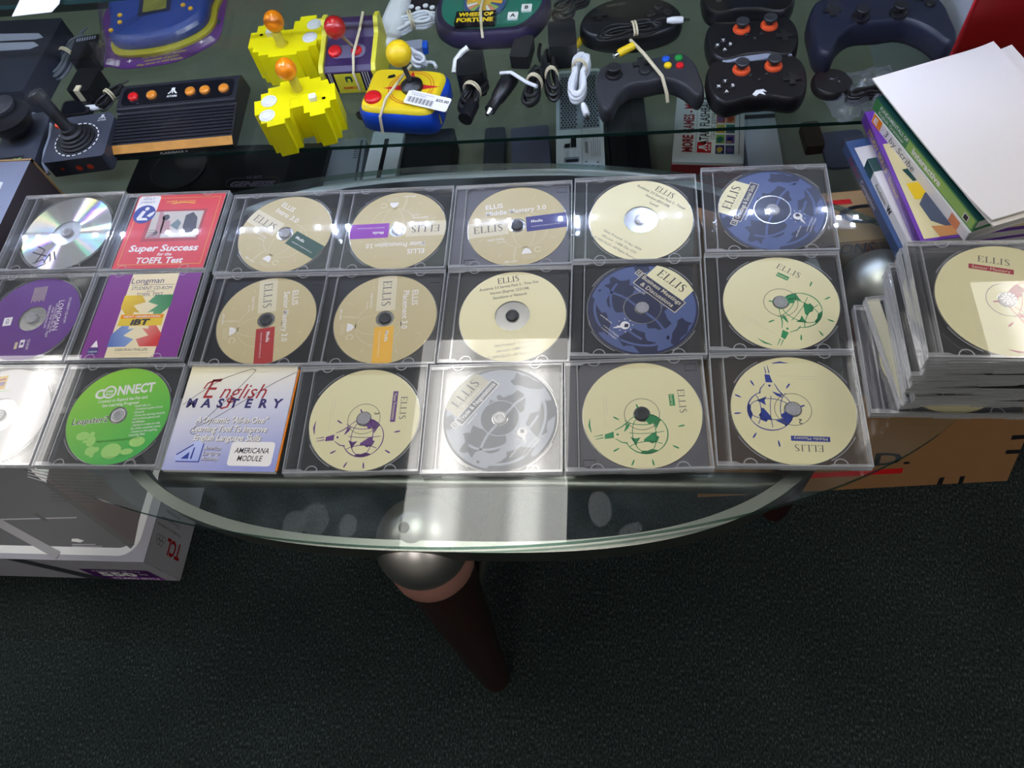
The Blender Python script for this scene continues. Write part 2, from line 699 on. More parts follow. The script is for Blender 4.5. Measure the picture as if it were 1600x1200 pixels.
def copy_thing(root):
    c = root.copy()
    COL.objects.link(c)
    for ch in list(root.children):
        d = ch.copy()
        COL.objects.link(d)
        d.parent = c
        for g in list(ch.children):
            e = g.copy()
            COL.objects.link(e)
            e.parent = d
    return c


def struct(o):
    o['kind'] = 'structure'
    return o

# ================================================================== the room
mb = MB(); mb.box(-5, 5, -4, 4, -0.05, 0, 'carpet'); struct(mb.build('floor'))
M('wall_paint', 'c9c7c2', 0.8)
M('ceiling_tile', 'dcdad4', 0.9)
CZ = Z0 + 2.0
mb = MB(); mb.box(-5, 5, -4, 4, CZ + .03, CZ + .08, 'ceiling_tile'); struct(mb.build('ceiling'))
mb = MB(); mb.box(-5.1, -5, -4, 4, 0, CZ + .03, 'wall_paint'); struct(mb.build('wall_left'))
mb = MB(); mb.box(5, 5.1, -4, 4, 0, CZ + .03, 'wall_paint'); struct(mb.build('wall_right'))
mb = MB(); mb.box(-5, 5, 4, 4.1, 0, CZ + .03, 'wall_paint'); struct(mb.build('wall_back'))
mb = MB(); mb.box(-5, 5, -4.1, -4, 0, CZ + .03, 'wall_paint'); struct(mb.build('wall_front'))


def troffer(x, y, label):
    t = thing('ceiling_light', label, 'light', (x, y, CZ), group='ceiling troffers')
    m = MB(); m.ringprism([(-.335, -.63), (.335, -.63), (.335, .63), (-.335, .63)], [(-.31, -.605), (.31, -.605), (.31, .605), (-.31, .605)], -.004, .03, 'white')
    m.build('frame', t)
    m = MB(); m.box(-.31, .31, -.605, .605, .0, .008, 'troffer_lens'); m.build('lens', t)
    return t


troffer(-.485, 1.07, 'ceiling troffer over the glass table')
troffer(-2.66, 1.02, 'ceiling troffer to the left of the glass table')
troffer(1.62, 1.17, 'ceiling troffer to the right of the glass table')
troffer(-.485, -1.6, 'ceiling troffer behind the photographer')
troffer(-2.66, -1.6, 'ceiling troffer behind the photographer, to the left')
troffer(1.62, -1.6, 'ceiling troffer behind the photographer, to the right')

# ================================================================== showcase
SH = -.11                                     # top of the glass shelf, from the case lids
DK = -.36
t = thing('display_case', 'glass fronted display case full of game gear behind the table', 'display case', (0, 0, 0))
mb = MB(); mb.box(-1.7, .50, .81, 1.62, Z0 + DK - .02, Z0 + DK, 'khaki'); mb.build('deck', t)
mb = MB(); mb.box(-1.7, .50, .80, 1.62, 0, Z0 + DK - .021, 'black_matte'); mb.build('plinth', t)
mb = MB(); mb.box(-1.7, .49, 1.60, 1.62, Z0 + DK, Z0 + .5, 'charcoal'); mb.build('back_panel', t)
M('case_wall', 'b9bfca', 0.5)
mb = MB(); mb.box(.49, .51, .81, 1.62, Z0 + DK, Z0 + .5, 'case_wall'); mb.build('end_panel', t)
mb = MB(); mb.box(.40, .98, .797, .809, 0, Z0 + .45, 'deep_red'); mb.build('red_front_panel', t)['label'] = 'deep red front panel'
mb = MB(); mb.box(-1.7, .398, .800, .804, Z0 + DK, Z0 + .26, 'pane_glass'); mb.build('front_glass', t)


def shelf(y0, z, x1):
    m = MB()
    m.box(-1.7, x1, y0 + .0004, 1.59, z - .006, z, 'shelf_glass')
    m.box(-1.7, x1, y0, y0 + .0003, z - .006, z, 'shelf_rim')
    return m.build('glass_shelf', t)


shelf(.846, Z0 + SH, .488)
yu = at(30, 7, .10).y
shelf(yu, Z0 + .10, .40)
mb = MB(); mb.box(-1.7, .49, .80, .845, Z0 + .262, Z0 + .33, 'case_wall'); mb.build('header', t)
mb = MB(); mb.box(-1.65, .45, .809, .823, Z0 + .256, Z0 + .262, 'white_plastic')
led_part = mb.build('led_strip', t)
for g in range(-8, 8):
    for k in range(3):
        x = -.083 + .1345 * g + .0255 * k
        if -1.6 < x < .43:
            mb = MB()
            mb.box(x - .0028, x + .0028, .8135, .8185, Z0 + .2535, Z0 + .256, 'led_chip')
            mb.build('led_chip', led_part)

# ================================================================== table
CX, CY = -.197, .453


def sup(a, b, n, cx=CX, cy=CY, N=120):
    out = []
    for k in range(N):
        th = 2 * pi * k / N
        c, s = cos(th), sin(th)
        out.append((cx + a * math.copysign(abs(c) ** (2 / n), c), cy + b * math.copysign(abs(s) ** (2 / n), s)))
    return out


table = thing('coffee_table', 'oval glass coffee table with steel ball topped mahogany legs', 'table', (CX, CY, 0))
T0 = Matrix.Translation((-CX, -CY, 0))
mb = MB(); mb.M = T0
o = sup(.58, .247, 2.05, N=160)
n = len(o)
mb.add([(x, y, TZ) for x, y in o], [tuple(range(n))], 'table_glass')
mb.add([(x, y, TZ - .009) for x, y in o], [tuple(reversed(range(n)))], 'table_glass')
vs = [(x, y, TZ - .009) for x, y in o] + [(x, y, TZ) for x, y in o]
mb.add(vs, [(i, (i + 1) % n, n + (i + 1) % n, n + i) for i in range(n)], 'glass_rim', True)
mb.build('glass_top', table)
mb = MB(); mb.M = T0
RC = (-.170, .452)
mb.ringprism(sup(.404, .247, 2.8, *RC, N=160), sup(.393, .236, 2.8, *RC, N=160), TZ - .043, TZ - .012, 'steel')
mb.build('ring_frame', table, bevel=.001)
mb = MB(); mb.M = T0
mb.tube([(-.50, .292, TZ - .045), (.165, .292, TZ - .045)], .011, 'steel', 16)
mb.build('crossbar', table)
mb = MB(); mb.M = T0
mb.tube([(-.115, .292, TZ - .05), (-.184, .188, TZ - .245)], .0085, 'steel', 16)
mb.build('brace', table)
BALL = .049
for bx, by, fx, fy in ((-.199, .228, -.169, .146), (.303, .531, .236, .402), (-.69, .556, -.72, .63)):
    bz = TZ - .0095 - BALL
    A, B = Vector((bx, by, bz)), Vector((fx, fy, 0.0))
    d = (B - A).normalized()
    q = Vector((0, 0, -1)).rotation_difference(d).to_matrix().to_4x4()
    MM = T0 @ Matrix.Translation(A) @ q
    ln = (B - A).length
    m = MB(); m.M = MM
    m.lathe([(.018, -ln + .002), (.021, -ln + .015), (.041, -.060), (.043, -.045)], 'mahogany', 32)
    leg = m.build('leg', table)
    m = MB(); m.M = MM
    m.lathe([(.0435, -.050), (.0455, -.046), (.0465, -.030), (.044, -.015)], 'copper', 40)
    m.build('collar', leg)['label'] = 'copper coloured collar'
    m = MB(); m.M = T0 @ Matrix.Translation(A)
    m.sphere((0, 0, 0), BALL, 'steel_ball', 48)
    m.build('ball', leg)['label'] = 'brushed steel ball'
    m = MB(); m.M = T0 @ Matrix.Translation((bx + (.014 if bx > 0 else -.008), by, bz + BALL - .0012))
    if bx < 0 and by < .3:
        m.lathe([(.0055, -.001), (.0055, .002)], 'inkgrey', 20)
    else:
        m.tube([(.0105 * cos(a * pi / 12), .0105 * sin(a * pi / 12), .002) for a in range(24)], .0042, 'copper', 10, closed=True)
    m.build('screw_ring', leg)

# ================================================================== jewel cases
CW, CD, CT = .142, .1245, .0104


def half_moon(m, cx, cy, up, mat):
    pts = [(cx + .0062 * cos(a * pi / 10), cy + up * .0062 * sin(a * pi / 10)) for a in range(11)]
    m.stroke(pts, .0012, .0107 - .0002, mat)


def make_case(kind):
    root = bpy.data.objects.new('cd_case', None)
    root.empty_display_size = .02
    COL.objects.link(root)
    x0, x1, y0, y1 = -CW / 2, CW / 2, -CD / 2, CD / 2
    tm = {'clear': 'tray_clear', 'spine': 'tray_clear', 'black': 'black_tray', 'grey': 'grey_tray'}[kind]
    m = MB()
    m.box(x0 + .0012, x1 - .0012, y0 + .0012, y1 - .0012, 0, .0010, 'case_clear')
    for a, b in ((x0, x0 + .0011), (x1 - .0011, x1)):
        m.box(a, b, y0, y1, 0, .0045, 'case_edge')
    for s in (-1, 1):
        ya, yb = (y0 + .0004, y0 + .0012) if s < 0 else (y1 - .0012, y1 - .0004)
        m.box(x0 + .0012, x1 - .0012, ya, yb, .0008, .0052, 'case_edge')
        for xa, xb in ((x0 + .001, x0 + .020), (-.012, .022), (x1 - .018, x1 - .001)):
            m.box(xa, xb, y0 if s < 0 else y1 - .0004, y0 + .0004 if s < 0 else y1, 0, .0040, 'case_edge')
    m.build('base', root)
    # tray with a round well
    m = MB()
    tx0, tx1, ty0, ty1 = x0 + .0145, x1 - .0035, y0 + .0022, y1 - .0022
    cx = .0062
    N = 72
    ci, sq = [], []
    for k in range(N):
        a = 2 * pi * k / N
        c, s = cos(a), sin(a)
        ci.append((cx + .0602 * c, .0602 * s * .994))
        f = min((tx1 - cx if c > 0 else cx - tx0) / max(1e-6, abs(c)), (ty1 if s > 0 else -ty0) / max(1e-6, abs(s)))
        sq.append((cx + f * c, f * s))
    m.ringprism(sq, ci, .0012, .0050, tm)
    m.poly(ci, .0026, tm)
    if kind in ('clear', 'spine'):
        for q in (45, 135, 225, 315):
            m.stroke([(cx + .0618 * cos(R_(q + d)), .0612 * sin(R_(q + d))) for d in range(-17, 18, 3)], .0011, .0053, 'case_edge')
        m.box(x0 + .0135, x0 + .0148, ty0, ty1, .0012, .0066, 'case_edge')
    else:
        for sx, sy in ((1, 1), (-1, -1)):
            qx, qy = (tx1 - .009, ty1 - .008) if sx > 0 else (tx0 + .009, ty0 + .008)
            m.ringprism(rrect(qx - .006, qx + .006, qy - .004, qy + .004, .0004, 1), rrect(qx - .0055, qx + .0055, qy - .0035, qy + .0035, .0004, 1), .0050, .0053, 'black_matte')
        m.box(x0 + .0125, x0 + .0142, ty0, ty1, .0012, .0076, 'case_edge')
    tray = m.build('tray', root)
    m = MB(); m.M = Matrix.Translation((cx, 0, 0))
    hm = 'hub_clear' if kind in ('clear', 'spine') else 'black_plastic'
    m.lathe([(.0165, .0026), (.0165, .0036), (.0072, .0037), (.0071, .0066), (.0058, .0072), (.003, .0064)], hm, 28)
    for k in range(10):
        a = 2 * pi * k / 10
        m.stroke([(.0035 * cos(a), .0035 * sin(a)), (.0066 * cos(a), .0066 * sin(a))], .0009, .0074, 'case_edge' if kind == 'clear' else 'charcoal')
    m.build('hub', tray)
    m = MB()
    if kind == 'spine':
        m.box(x0 + .0013, x0 + .0135, ty0, ty1, .0012, .0088, 'yellow_spine')
    else:
        m.box(x0 + .0018, x0 + .0120, ty0, ty1, .0012, .0064, tm)
    m.build('spine_strip', root)
    m = MB()
    m.box(x0 + .0011, x1 - .0011, y0 + .0011, y1 - .0011, .0094, .0104, 'case_clear')
    m.box(x0, x0 + .0011, y0, y1, .0048, .0104, 'case_edge')
    m.box(x1 - .0011, x1, y0, y1, .0048, .0104, 'case_edge')
    for s in (-1, 1):
        ya, yb = (y0, y0 + .0010) if s < 0 else (y1 - .0010, y1)
        m.box(x0 + .0011, x1 - .0011, ya, yb, .0058, .0104, 'case_edge')
        # ledge with the stepped hinge arm
        yi = y0 + .0010 if s < 0 else y1 - .0010
        m.poly([(x0 + .001, yi), (x0 + .001, yi - s * .0042), (x0 + .018, yi - s * .0042), (x0 + .022, yi - s * .0022), (x0 + .06, yi - s * .0022), (x0 + .064, yi - s * .0010), (x1 - .04, yi - s * .0010), (x1 - .036, yi - s * .0022), (x1 - .001, yi - s * .0022), (x1 - .001, yi)], .0090, 'case_edge')
        for hx in (-.040, .042):
            half_moon(m, hx, yi - s * .0004, -s, 'case_edge')
    m.build('lid', root, bevel=.0004, seg=1)
    return root


PROTO = {}


def place_case(kind, loc, rot, label, group):
    if kind not in PROTO:
        PROTO[kind] = make_case(kind)
        o = PROTO[kind]
    else:
        o = copy_thing(PROTO[kind])
    o.location = loc
    o.rotation_euler = (0, 0, rot)
    tag(o, label, 'cd case', group)
    return o


# ------------------------------------------------------------------ disc prints (unit = disc radius)
M('cream_print', 'e6deae', 0.4)
M('tan_print', 'c4b485', 0.4)
M('tan_light', 'd8ceae', 0.4)
M('tan_faint', 'cdc098', 0.4)
M('cdr_gold', 'e8deb0', 0.38, .08)
M('navy', '10183f', 0.35)
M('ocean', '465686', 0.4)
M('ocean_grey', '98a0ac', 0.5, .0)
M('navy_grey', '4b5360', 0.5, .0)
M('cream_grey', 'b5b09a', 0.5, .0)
M('ink_purple', '5b1f7a', 0.4)
M('ink_green', '168a4c', 0.4)
M('ink_blue', '14318f', 0.4)
M('ink_crimson', 'a8133c', 0.4)
M('band_green', '17462f', 0.4)
M('band_violet', '8b1fa8', 0.4)
M('band_navy', '2a2377', 0.4)
M('band_red', 'ab211d', 0.4)
M('band_amber', 'edb22c', 0.4)
M('longman_purple', '5c1f7e', 0.4)
M('white_print', 'e9e5e2', 0.35)
M('silver', 'c9c9c9', 0.2, .9)
gradient('connect_green', '8fd02c', '2fb04a', (.55, -.8, 0), -.06, .06)
M('lime', 'a3d873', 0.4)


def disc_mesh(print_mat, th, hub0=.0075, hub1=.0190, hubmat='disc_clear', ringmat=None):
    m = MB()
    z = .0012
    m.ann(hub0, hub1, z, hubmat)
    a = hub1
    if ringmat:
        m.ann(hub1, hub1 + .0035, z, ringmat)
        a += .0035
    m.ann(a, .0592, z, print_mat)
    m.ann(.0592, .0600, z, 'disc_clear')
    m.lathe([(.0600, 0), (.0600, z)], 'case_edge', 72, cap=False)
    m.lathe([(hub0, z), (hub0, 0)], 'case_edge', 36, cap=False)
    vs, k = [], 72
    m.ann(.060, hub0, 0, 'silver')
    m.M = Matrix.Rotation(th, 4, 'Z') @ Matrix.Diagonal((.06, .06, 1, 1))
    return m


Z1, Z2, Z3 = .00128, .00136, .00144


def blob(cx, cy, r, seed, k=9, jag=.35, sx=1, sy=1):
    rn = random.Random(seed)
    return [(cx + r * sx * (1 - jag * rn.random()) * cos(2 * pi * i / k), cy + r * sy * (1 - jag * rn.random()) * sin(2 * pi * i / k)) for i in range(k)]


def arc(cx, cy, rx, ry, a0, a1, n=24):
    return [(cx + rx * cos(R_(a0 + (a1 - a0) * i / n)), cy + ry * sin(R_(a0 + (a1 - a0) * i / n))) for i in range(n + 1)]


def globe_bulb(m, cx, cy, r, ink, z, k=1.0):
    """round globe drawn as a light bulb, its plug to the left"""
    def P(pts):
        return [(cx + r * x, cy + r * y) for x, y in pts]
    w = .05 * r * k
    m.stroke(P(arc(0, 0, 1, 1, -158, 150, 40)), [w * (.6 + .5 * abs(sin(i * .25))) for i in range(41)], z, ink)
    m.stroke(P(arc(.05, 0, .42, .93, -100, 100)), w * .7, z, ink)
    m.stroke(P(arc(-.1, 0, .50, .9, 85, 275)), w * .7, z, ink)
    m.stroke(P([(-.75, .08), (-.3, .02), (.3, .0), (.85, .06)]), w * .6, z, ink)
    m.stroke(P(arc(0, .95, 1.0, .5, 205, 320)), w * .7, z, ink)
    m.stroke(P(arc(0, -.95, 1.0, .55, 45, 140)), w * .7, z, ink)
    m.poly(P([(.05, .98), (.45, .93), (.75, .66), (.62, .42), (.5, .2), (.42, .55), (.2, .45), (.08, .62), (-.05, .55), (.12, .75)]), z, ink)
    m.poly(P([(-.1, -.28), (.12, -.12), (.32, .02), (.50, .06), (.45, -.12), (.6, -.2), (.5, -.42), (.25, -.52), (.05, -.38), (-.12, -.42)]), z, ink)
    m.poly(P([(-.72, -.12), (-.5, -.22), (-.25, -.18), (-.42, -.42), (-.48, -.6), (-.6, -.35)]), z, ink)
    m.poly(P([(-.98, .15), (-.85, .5), (-.65, .6), (-.75, .35), (-.9, .2)]), z, ink)
    m.poly(P([(-.35, -.94), (-.2, -.84), (.0, -.86), (.2, -.78), (.35, -.82), (.5, -.87), (.2, -1.0), (-.1, -1.0)]), z, ink)
    m.stroke(P([(-.8, .62), (-1.05, .42), (-1.4, .26)]), [w * 1.2, w, w * .6], z, ink)
    m.stroke(P([(-.85, -.42), (-1.1, -.38), (-1.4, -.16)]), [w * 1.2, w, w * .6], z, ink)
    m.poly(P(circ(-1.28, .04, .06, 8)), z, ink)
    m.poly(P([(-1.45, .20), (-1.45, -.12), (-1.88, -.15), (-1.86, .08)]), z, ink)
    m.stroke(P([(-1.95, .06), (-2.35, -.0)]), [w, w * .5], z, ink)
    m.stroke(P([(-1.93, -.08), (-2.3, -.14)]), [w, w * .5], z, ink)


def cream_disc(th, ink, num, word, wordlen=.60):
    m = disc_mesh('cream_print', th, hub1=.0085)
    g = (.03, -.36)
    globe_bulb(m, *g, .36, ink, Z1)
    m.stroke([(-.87, -.02), (-.885, -.15), (-.86, -.28)], [.006, .035, .012], Z1, ink)
    for x, y in ((-.43, -.05), (-.47, -.62), (-.22, -.86), (.1, -.88), (.49, -.63), (.62, -.26)):
        d = Vector((x - g[0], y - g[1])).normalized()
        m.stroke([(x - d.x * .055, y - d.y * .055), (x, y), (x + d.x * .055, y + d.y * .055)], [.012, .03, .022], Z1, ink)
    m.stroke([(-.08, .19), (-.06, .14), (-.045, .10)], [.02, .03, .015], Z1, ink)
    m.stroke(arc(0, 0, .29, .29, 0, 360, 48), .010, Z2, 'inkgrey')
    if num:
        m.text(num, .22, .10, .085, Z2, 'ink', rot=R_(-90), bold=.01)
    m.poly([(.475, .23 + wordlen / 2), (.565, .23 + wordlen / 2), (.565, .23 - wordlen / 2), (.475, .23 - wordlen / 2)], Z1, ink)
    m.text(word, .52, .23, .052, Z2, 'cream_print', w=wordlen * .86, rot=R_(-90), serif=False)
    m.text('ELLIS', .685, .20, .115, Z1, 'inkgrey', w=.46, rot=R_(-90), serif=True)
    m.stroke([(-.62, .42), (-.62, -.20)], .008, Z1, 'tan_light')
    m.stroke([(-.57, .42), (-.57, .05)], .008, Z1, 'tan_light')
    return m


def bandpoly(x0, s, hw, R=.985):
    """half of a bar across the disc, from x0 to the rim, s = side"""
    pts = [(s * x0, -hw), (s * x0, hw)]
    a1 = math.asin(hw / R)
    for i in range(7):
        a = a1 - 2 * a1 * i / 6
        pts.append((s * R * cos(a), R * sin(a)))
    return pts


def tan_disc(th, band, title, tw):
    m = disc_mesh('tan_print', th, hub1=.0105, hubmat='disc_clear')
    m.poly(bandpoly(.18, -1, .185), Z1, 'tan_light')
    m.poly(bandpoly(.18, 1, .185), Z1, band)
    # faint globe behind the words
    for rx in (.46, .22):
        m.stroke(arc(.12, -.12, rx, .44, -170, 100, 30), .02, Z1 - .00004, 'tan_faint')
    m.stroke([(-.05, -.5), (-.1, -.7), (-.12, -.9)], [.03, .06, .02], Z1 - .00004, 'tan_faint')
    for a in (20, 60, 200, 240, 330):
        m.stroke([(.72 * cos(R_(a)), .72 * sin(R_(a))), (.82 * cos(R_(a)), .82 * sin(R_(a)))], [.012, .03], Z1 - .00004, 'tan_faint')
    m.text('ELLIS', -.60, .56, .115, Z2, 'white_print', bold=.012, align='l')
    m.text(title, -.60, .385, .115, Z2, 'white_print', w=tw, bold=.012, align='l')
    m.text('ELLIS', -.58, 0, .17, Z2, 'inkgrey', w=.60, serif=True)
    m.text('Media', .28, .06, .068, Z2, 'white_print', bold=.02, align='l')
    m.text('MICROSOFT WINDOWS, MAC OS', .28, -.075, .028, Z2, 'white_print', w=.56, align='l')
    m.text('English Edition', -.60, -.285, .05, Z2, 'white_print', w=.33, align='l')
    m.text('media disc', -.42, -.36, .032, Z2, 'white_print', w=.17, align='l')
    m.text('ellis.com', -.3, -.86, .05, Z2, 'white_print', w=.25, align='l', bold=.01)
    m.poly([(.04, -.72), (.08, -.62), (.14, -.58), (.2, -.62), (.24, -.72)], Z2, 'white_print')
    m.stroke(arc(.36, -.65, .06, .06, 20, 340, 14), .02, Z2, 'tan_light')
    for k in range(3):
        m.stroke([(.06, -.77 - .03 * k), (.30, -.77 - .03 * k)], .008, Z2, 'tan_light')
    return m


CONT = [[(-.95, .12), (-.70, .18), (-.62, .32), (-.52, .22), (-.38, .28), (-.30, .05), (-.12, -.05), (-.20, -.30), (-.42, -.38), (-.60, -.30), (-.66, -.12), (-.84, -.10), (-.80, .02)],
        [(.02, .30), (.18, .36), (.24, .24), (.34, .30), (.42, .16), (.60, .10), (.52, -.16), (.36, -.26), (.20, -.14), (.05, -.10), (-.02, .08)],
        [(.18, -.42), (.38, -.36), (.52, -.46), (.72, -.40), (.82, -.52), (.62, -.74), (.42, -.70), (.28, -.84), (.10, -.74)],
        [(.66, .32), (.86, .34), (.93, .12), (.96, -.18), (.84, -.22), (.74, -.06), (.70, .12)],
        [(-.86, -.42), (-.62, -.52), (-.42, -.50), (-.20, -.62), (-.06, -.84), (-.24, -.92), (-.44, -.86), (-.66, -.72)],
        [(-.72, .58), (-.52, .56), (-.44, .70), (-.56, .80)]]


def globe_disc(th, sea, land, plate, lines, badge, ink, edge, ringc='silver'):
    m = disc_mesh(land, th, hub1=.0085)
    m.ann(.36, .945, Z1, sea)
    m.ann(.15, .36, Z1, sea)
    for c in CONT:
        p = []
        for i in range(len(c)):                       # ragged coasts
            a, b = Vector(c[i]), Vector(c[(i + 1) % len(c)])
            p.append(tuple(a))
            rn = random.Random(i * 7 + len(c))
            q = a.lerp(b, .5) + Vector((rn.uniform(-.05, .05), rn.uniform(-.05, .05)))
            p.append(tuple(q))
        m.poly(p, Z1 + .00004, land)
    m.ann(.145, .335, Z1 + .00005, land)
    for a in ((-.15, .15, .75, .95, 160, 260), (.2, .1, .9, .62, 180, 285), (.0, -.5, 1.0, .5, 20, 150), (.35, -.1, .5, .75, 190, 290), (-.2, -.2, .95, .6, 290, 390)):
        m.stroke([p for p in arc(*a[:4], a[4], a[5]) if .33 < math.hypot(*p) < .93], .045, Z2, sea)
    m.stroke(arc(0, 0, .335, .335, 0, 360, 48), .016, Z2 + .00003, ringc)
    hw = .43
    R = .985
    top = [(x, math.sqrt(R * R - x * x)) for x in [hw - 2 * hw * i / 10 for i in range(11)]]
    m.poly([(-hw, .60), (hw, .60)] + top, Z3, plate)
    m.text('ELLIS', 0, .80, .17, Z3 + .00006, ink, w=.62, serif=True)
    m.text('BUSINESS', 0, .655, .045, Z3 + .00006, edge, w=.45)
    nb = .13 * len(lines) + .04
    m.rect(-.50, .50, .60 - nb, .60, Z2 + .00005, edge)
    m.rect(-.485, .485, .612 - nb, .588, Z3, land)
    for i, s in enumerate(lines):
        m.text(s, .0, .525 - .13 * i, .085, Z3 + .00006, edge, w=min(.9, .058 * len(s)), bold=.012)
    m.rect(-.62, -.515, .48, .60, Z2 + .00005, edge)
    m.rect(-.605, -.53, .493, .587, Z3, land)
    m.text(badge, -.567, .54, .06, Z3 + .00006, edge, bold=.02)
    m.text('version 1.0', -.30, .55 - nb, .04, Z3, 'white_print', w=.26, bold=.01)
    m.poly(circ(.02, -.48, .085, 20), Z3, 'white_print')
    m.poly(blob(.04, -.47, .05, 3), Z3 + .00006, land)
    m.stroke([(-.02, -.55), (-.10, -.66)], [.05, .012], Z3, 'white_print')
    for a in range(0, 360, 45):
        m.stroke([(.02 + .12 * cos(R_(a)), -.48 + .12 * sin(R_(a))), (.02 + .15 * cos(R_(a)), -.48 + .15 * sin(R_(a)))], .012, Z3, 'white_print')
    m.text('www.ellis.com', -.32, -.60, .035, Z3, 'white_print', w=.28)
    for k in range(2):
        m.text('a world of English', -.08, -.73 - .06 * k, .032, Z3, 'white_print', w=.36)
    return m


def cdr_disc(th, lines, foot):
    m = disc_mesh('cdr_gold', th, hub1=.0195, hubmat='disc_clear', ringmat='cream_print')
    m.text('ELLIS', 0, .82, .13, Z1, 'ink', w=.42, serif=True)
    for i, (s, w) in enumerate(lines):
        m.text(s, 0, .68 - .115 * i, .062, Z1, 'ink', w=w, bold=.004)
    for i, (s, w) in enumerate(foot):
        m.text(s, 0, -.60 - .115 * i, .055, Z1, 'inkgrey', w=w)
    return m


def longman_disc():
    m = disc_mesh('longman_purple', R_(-83), hub1=.0175, hubmat='disc_clear')
    m.text('LONGMAN', 0, .55, .12, Z1, 'white_print', w=.72, serif=False)
    m.text('STUDENT CD-ROM', -.1, .72, .05, Z1, 'white_print', w=.62)
    m.text('FOR THE LONGMAN PREP. COURSE', .05, .46, .04, Z1, 'white_print', w=.7)
    m.text('FOR THE TOEFL TEST', .15, .40, .045, Z1, 'white_print', w=.72)
    m.text('DEBORAH PHILLIPS', 0, .32, .045, Z1, 'white_print', w=.55)
    m.text('CD-ROM', .62, .06, .06, Z1, 'white_print', w=.24)
    m.rect(.50, .68, -.12, -.02, Z1, 'white_print')
    m.rect(.56, .62, -.10, -.04, Z2, 'longman_purple')
    m.rect(.54, .7, -.22, -.16, Z1, 'tan_faint')
    for k in range(10):
        m.stroke([(-.78, .14 - .03 * k), (-.40 - .02 * (k % 3), .14 - .03 * k)], .010, Z1, 'tan_faint')
    m.rect(-.1, .1, -.62, -.44, Z1, 'white_print')
    m.text('CD', 0, -.53, .06, Z2, 'longman_purple', bold=.02)
    return m


def white_disc():
    m = disc_mesh('white_print', 0, hub1=.0215, hubmat='disc_clear')
    M('art_red', 'b0452f', .4); M('art_gold', 'd9b24c', .4); M('art_violet', '7d5a94', .4)
    m.poly([(-.52, .48), (-.12, .56), (-.14, .86), (-.50, .80)], Z1, 'art_gold')
    m.poly([(-.50, .56), (-.16, .64), (-.16, .72), (-.50, .66)], Z2, 'art_violet')
    m.poly([(-.48, .68), (-.16, .76), (-.16, .80), (-.46, .74)], Z2, 'art_red')
    m.stroke([(-.52, .44), (.02, .54)], .012, Z1, 'lime')
    for k, (x, y, w) in enumerate([(.2, .26, .5), (.22, .20, .3), (-.35, -.42, .55), (-.2, -.62, .6), (-.2, -.70, .6), (-.2, -.78, .5)]):
        m.stroke([(x - w / 2, y - .04), (x + w / 2, y + .04)], .012, Z1, 'tan_light')
    return m


def connect_disc():
    m = disc_mesh('connect_green', R_(6), hub1=.0105, hubmat='disc_clear')
    M('connect_dark', '3d8a2a', .4)
    m.text('C', -.46, .49, .19, Z1, 'white_print', bold=.035)
    m.ann(.085, .135, Z1, 'white_print')
    sv = m.M
    m.M = m.M @ Matrix.Translation((-.27, .51, 0)) @ Matrix.Diagonal((1, 1, 1, 1))
    m.ann(.10, .135, Z2, 'white_print', 30)
    m.text('Leap', 0, .03, .055, Z2, 'white_print', w=.14, bold=.03)
    m.text('Frog', 0, -.045, .055, Z2, 'white_print', w=.14, bold=.03)
    m.M = sv
    m.text('NNECT', .25, .53, .19, Z1, 'white_print', w=.72, bold=.035)
    m.text('Connect to Expand the Fun and', .02, .33, .062, Z1, 'white_print', w=.96, bold=.02)
    m.text('See Learning Progress!', .0, .235, .062, Z1, 'white_print', w=.72, bold=.02)
    m.text('Leapster2', -.53, -.05, .12, Z1, 'white_print', w=.70, italic=.15, bold=.05)
    m.text('Leapster2', -.53, -.05, .12, Z2, 'band_green', w=.70, italic=.15, bold=.005)
    for k, (s, w) in enumerate([('Install disc to:', .30), ('- Download a game of your', .55), ('  choice', .2), ('- Access fun learning rewards', .60), ('  such as bonus games and', .52), ('  certificates', .25), ('- Upload or create art with', .55), ('  the online creativity center', .58), ('- Connect to the LeapFrog', .52), ('  Learning Path', .3)]):
        m.text(s, .30, .16 - .066 * k, .045, Z1, 'white_print', w=w, align='l', bold=.012)
    m.text('leapfrog.com/gaming/leapster2', .10, -.50, .045, Z3, 'connect_dark', w=.80)
    for kk, (x, y, a, b) in enumerate(((-.60, -.36, .13, .085), (-.42, -.34, .05, .05), (-.42, -.48, .09, .11), (-.54, -.48, .035, .03), (-.38, -.68, .11, .09), (-.27, -.66, .05, .05), (.02, -.72, .19, .15), (-.34, -.78, .04, .03), (.48, -.58, .15, .10), (.40, -.60, .04, .035), (.32, -.76, .12, .06))):
        m.poly(circ(x, y, a, 18, b), Z1 + kk * .00001, 'lime')
    m.text('printed in the usa', .1, -.84, .03, Z3, 'connect_dark', w=.42)
    return m


def data_disc():
    m = disc_mesh('disc_data', 0, hub1=.0195, hubmat='disc_clear')
    for p in ([(-.55, -.35), (-.35, -.45), (-.45, -.75)], [(-.62, -.5), (-.25, -.62)], [(-.5, -.8), (-.3, -.7), (-.2, -.82), (-.42, -.92)], [(-.2, -.55), (-.12, -.75), (-.26, -.8), (-.2, -.55)], [(-.12, -.5), (-.02, -.72)]):
        m.stroke(p, .028, Z1, 'ink')
    return m


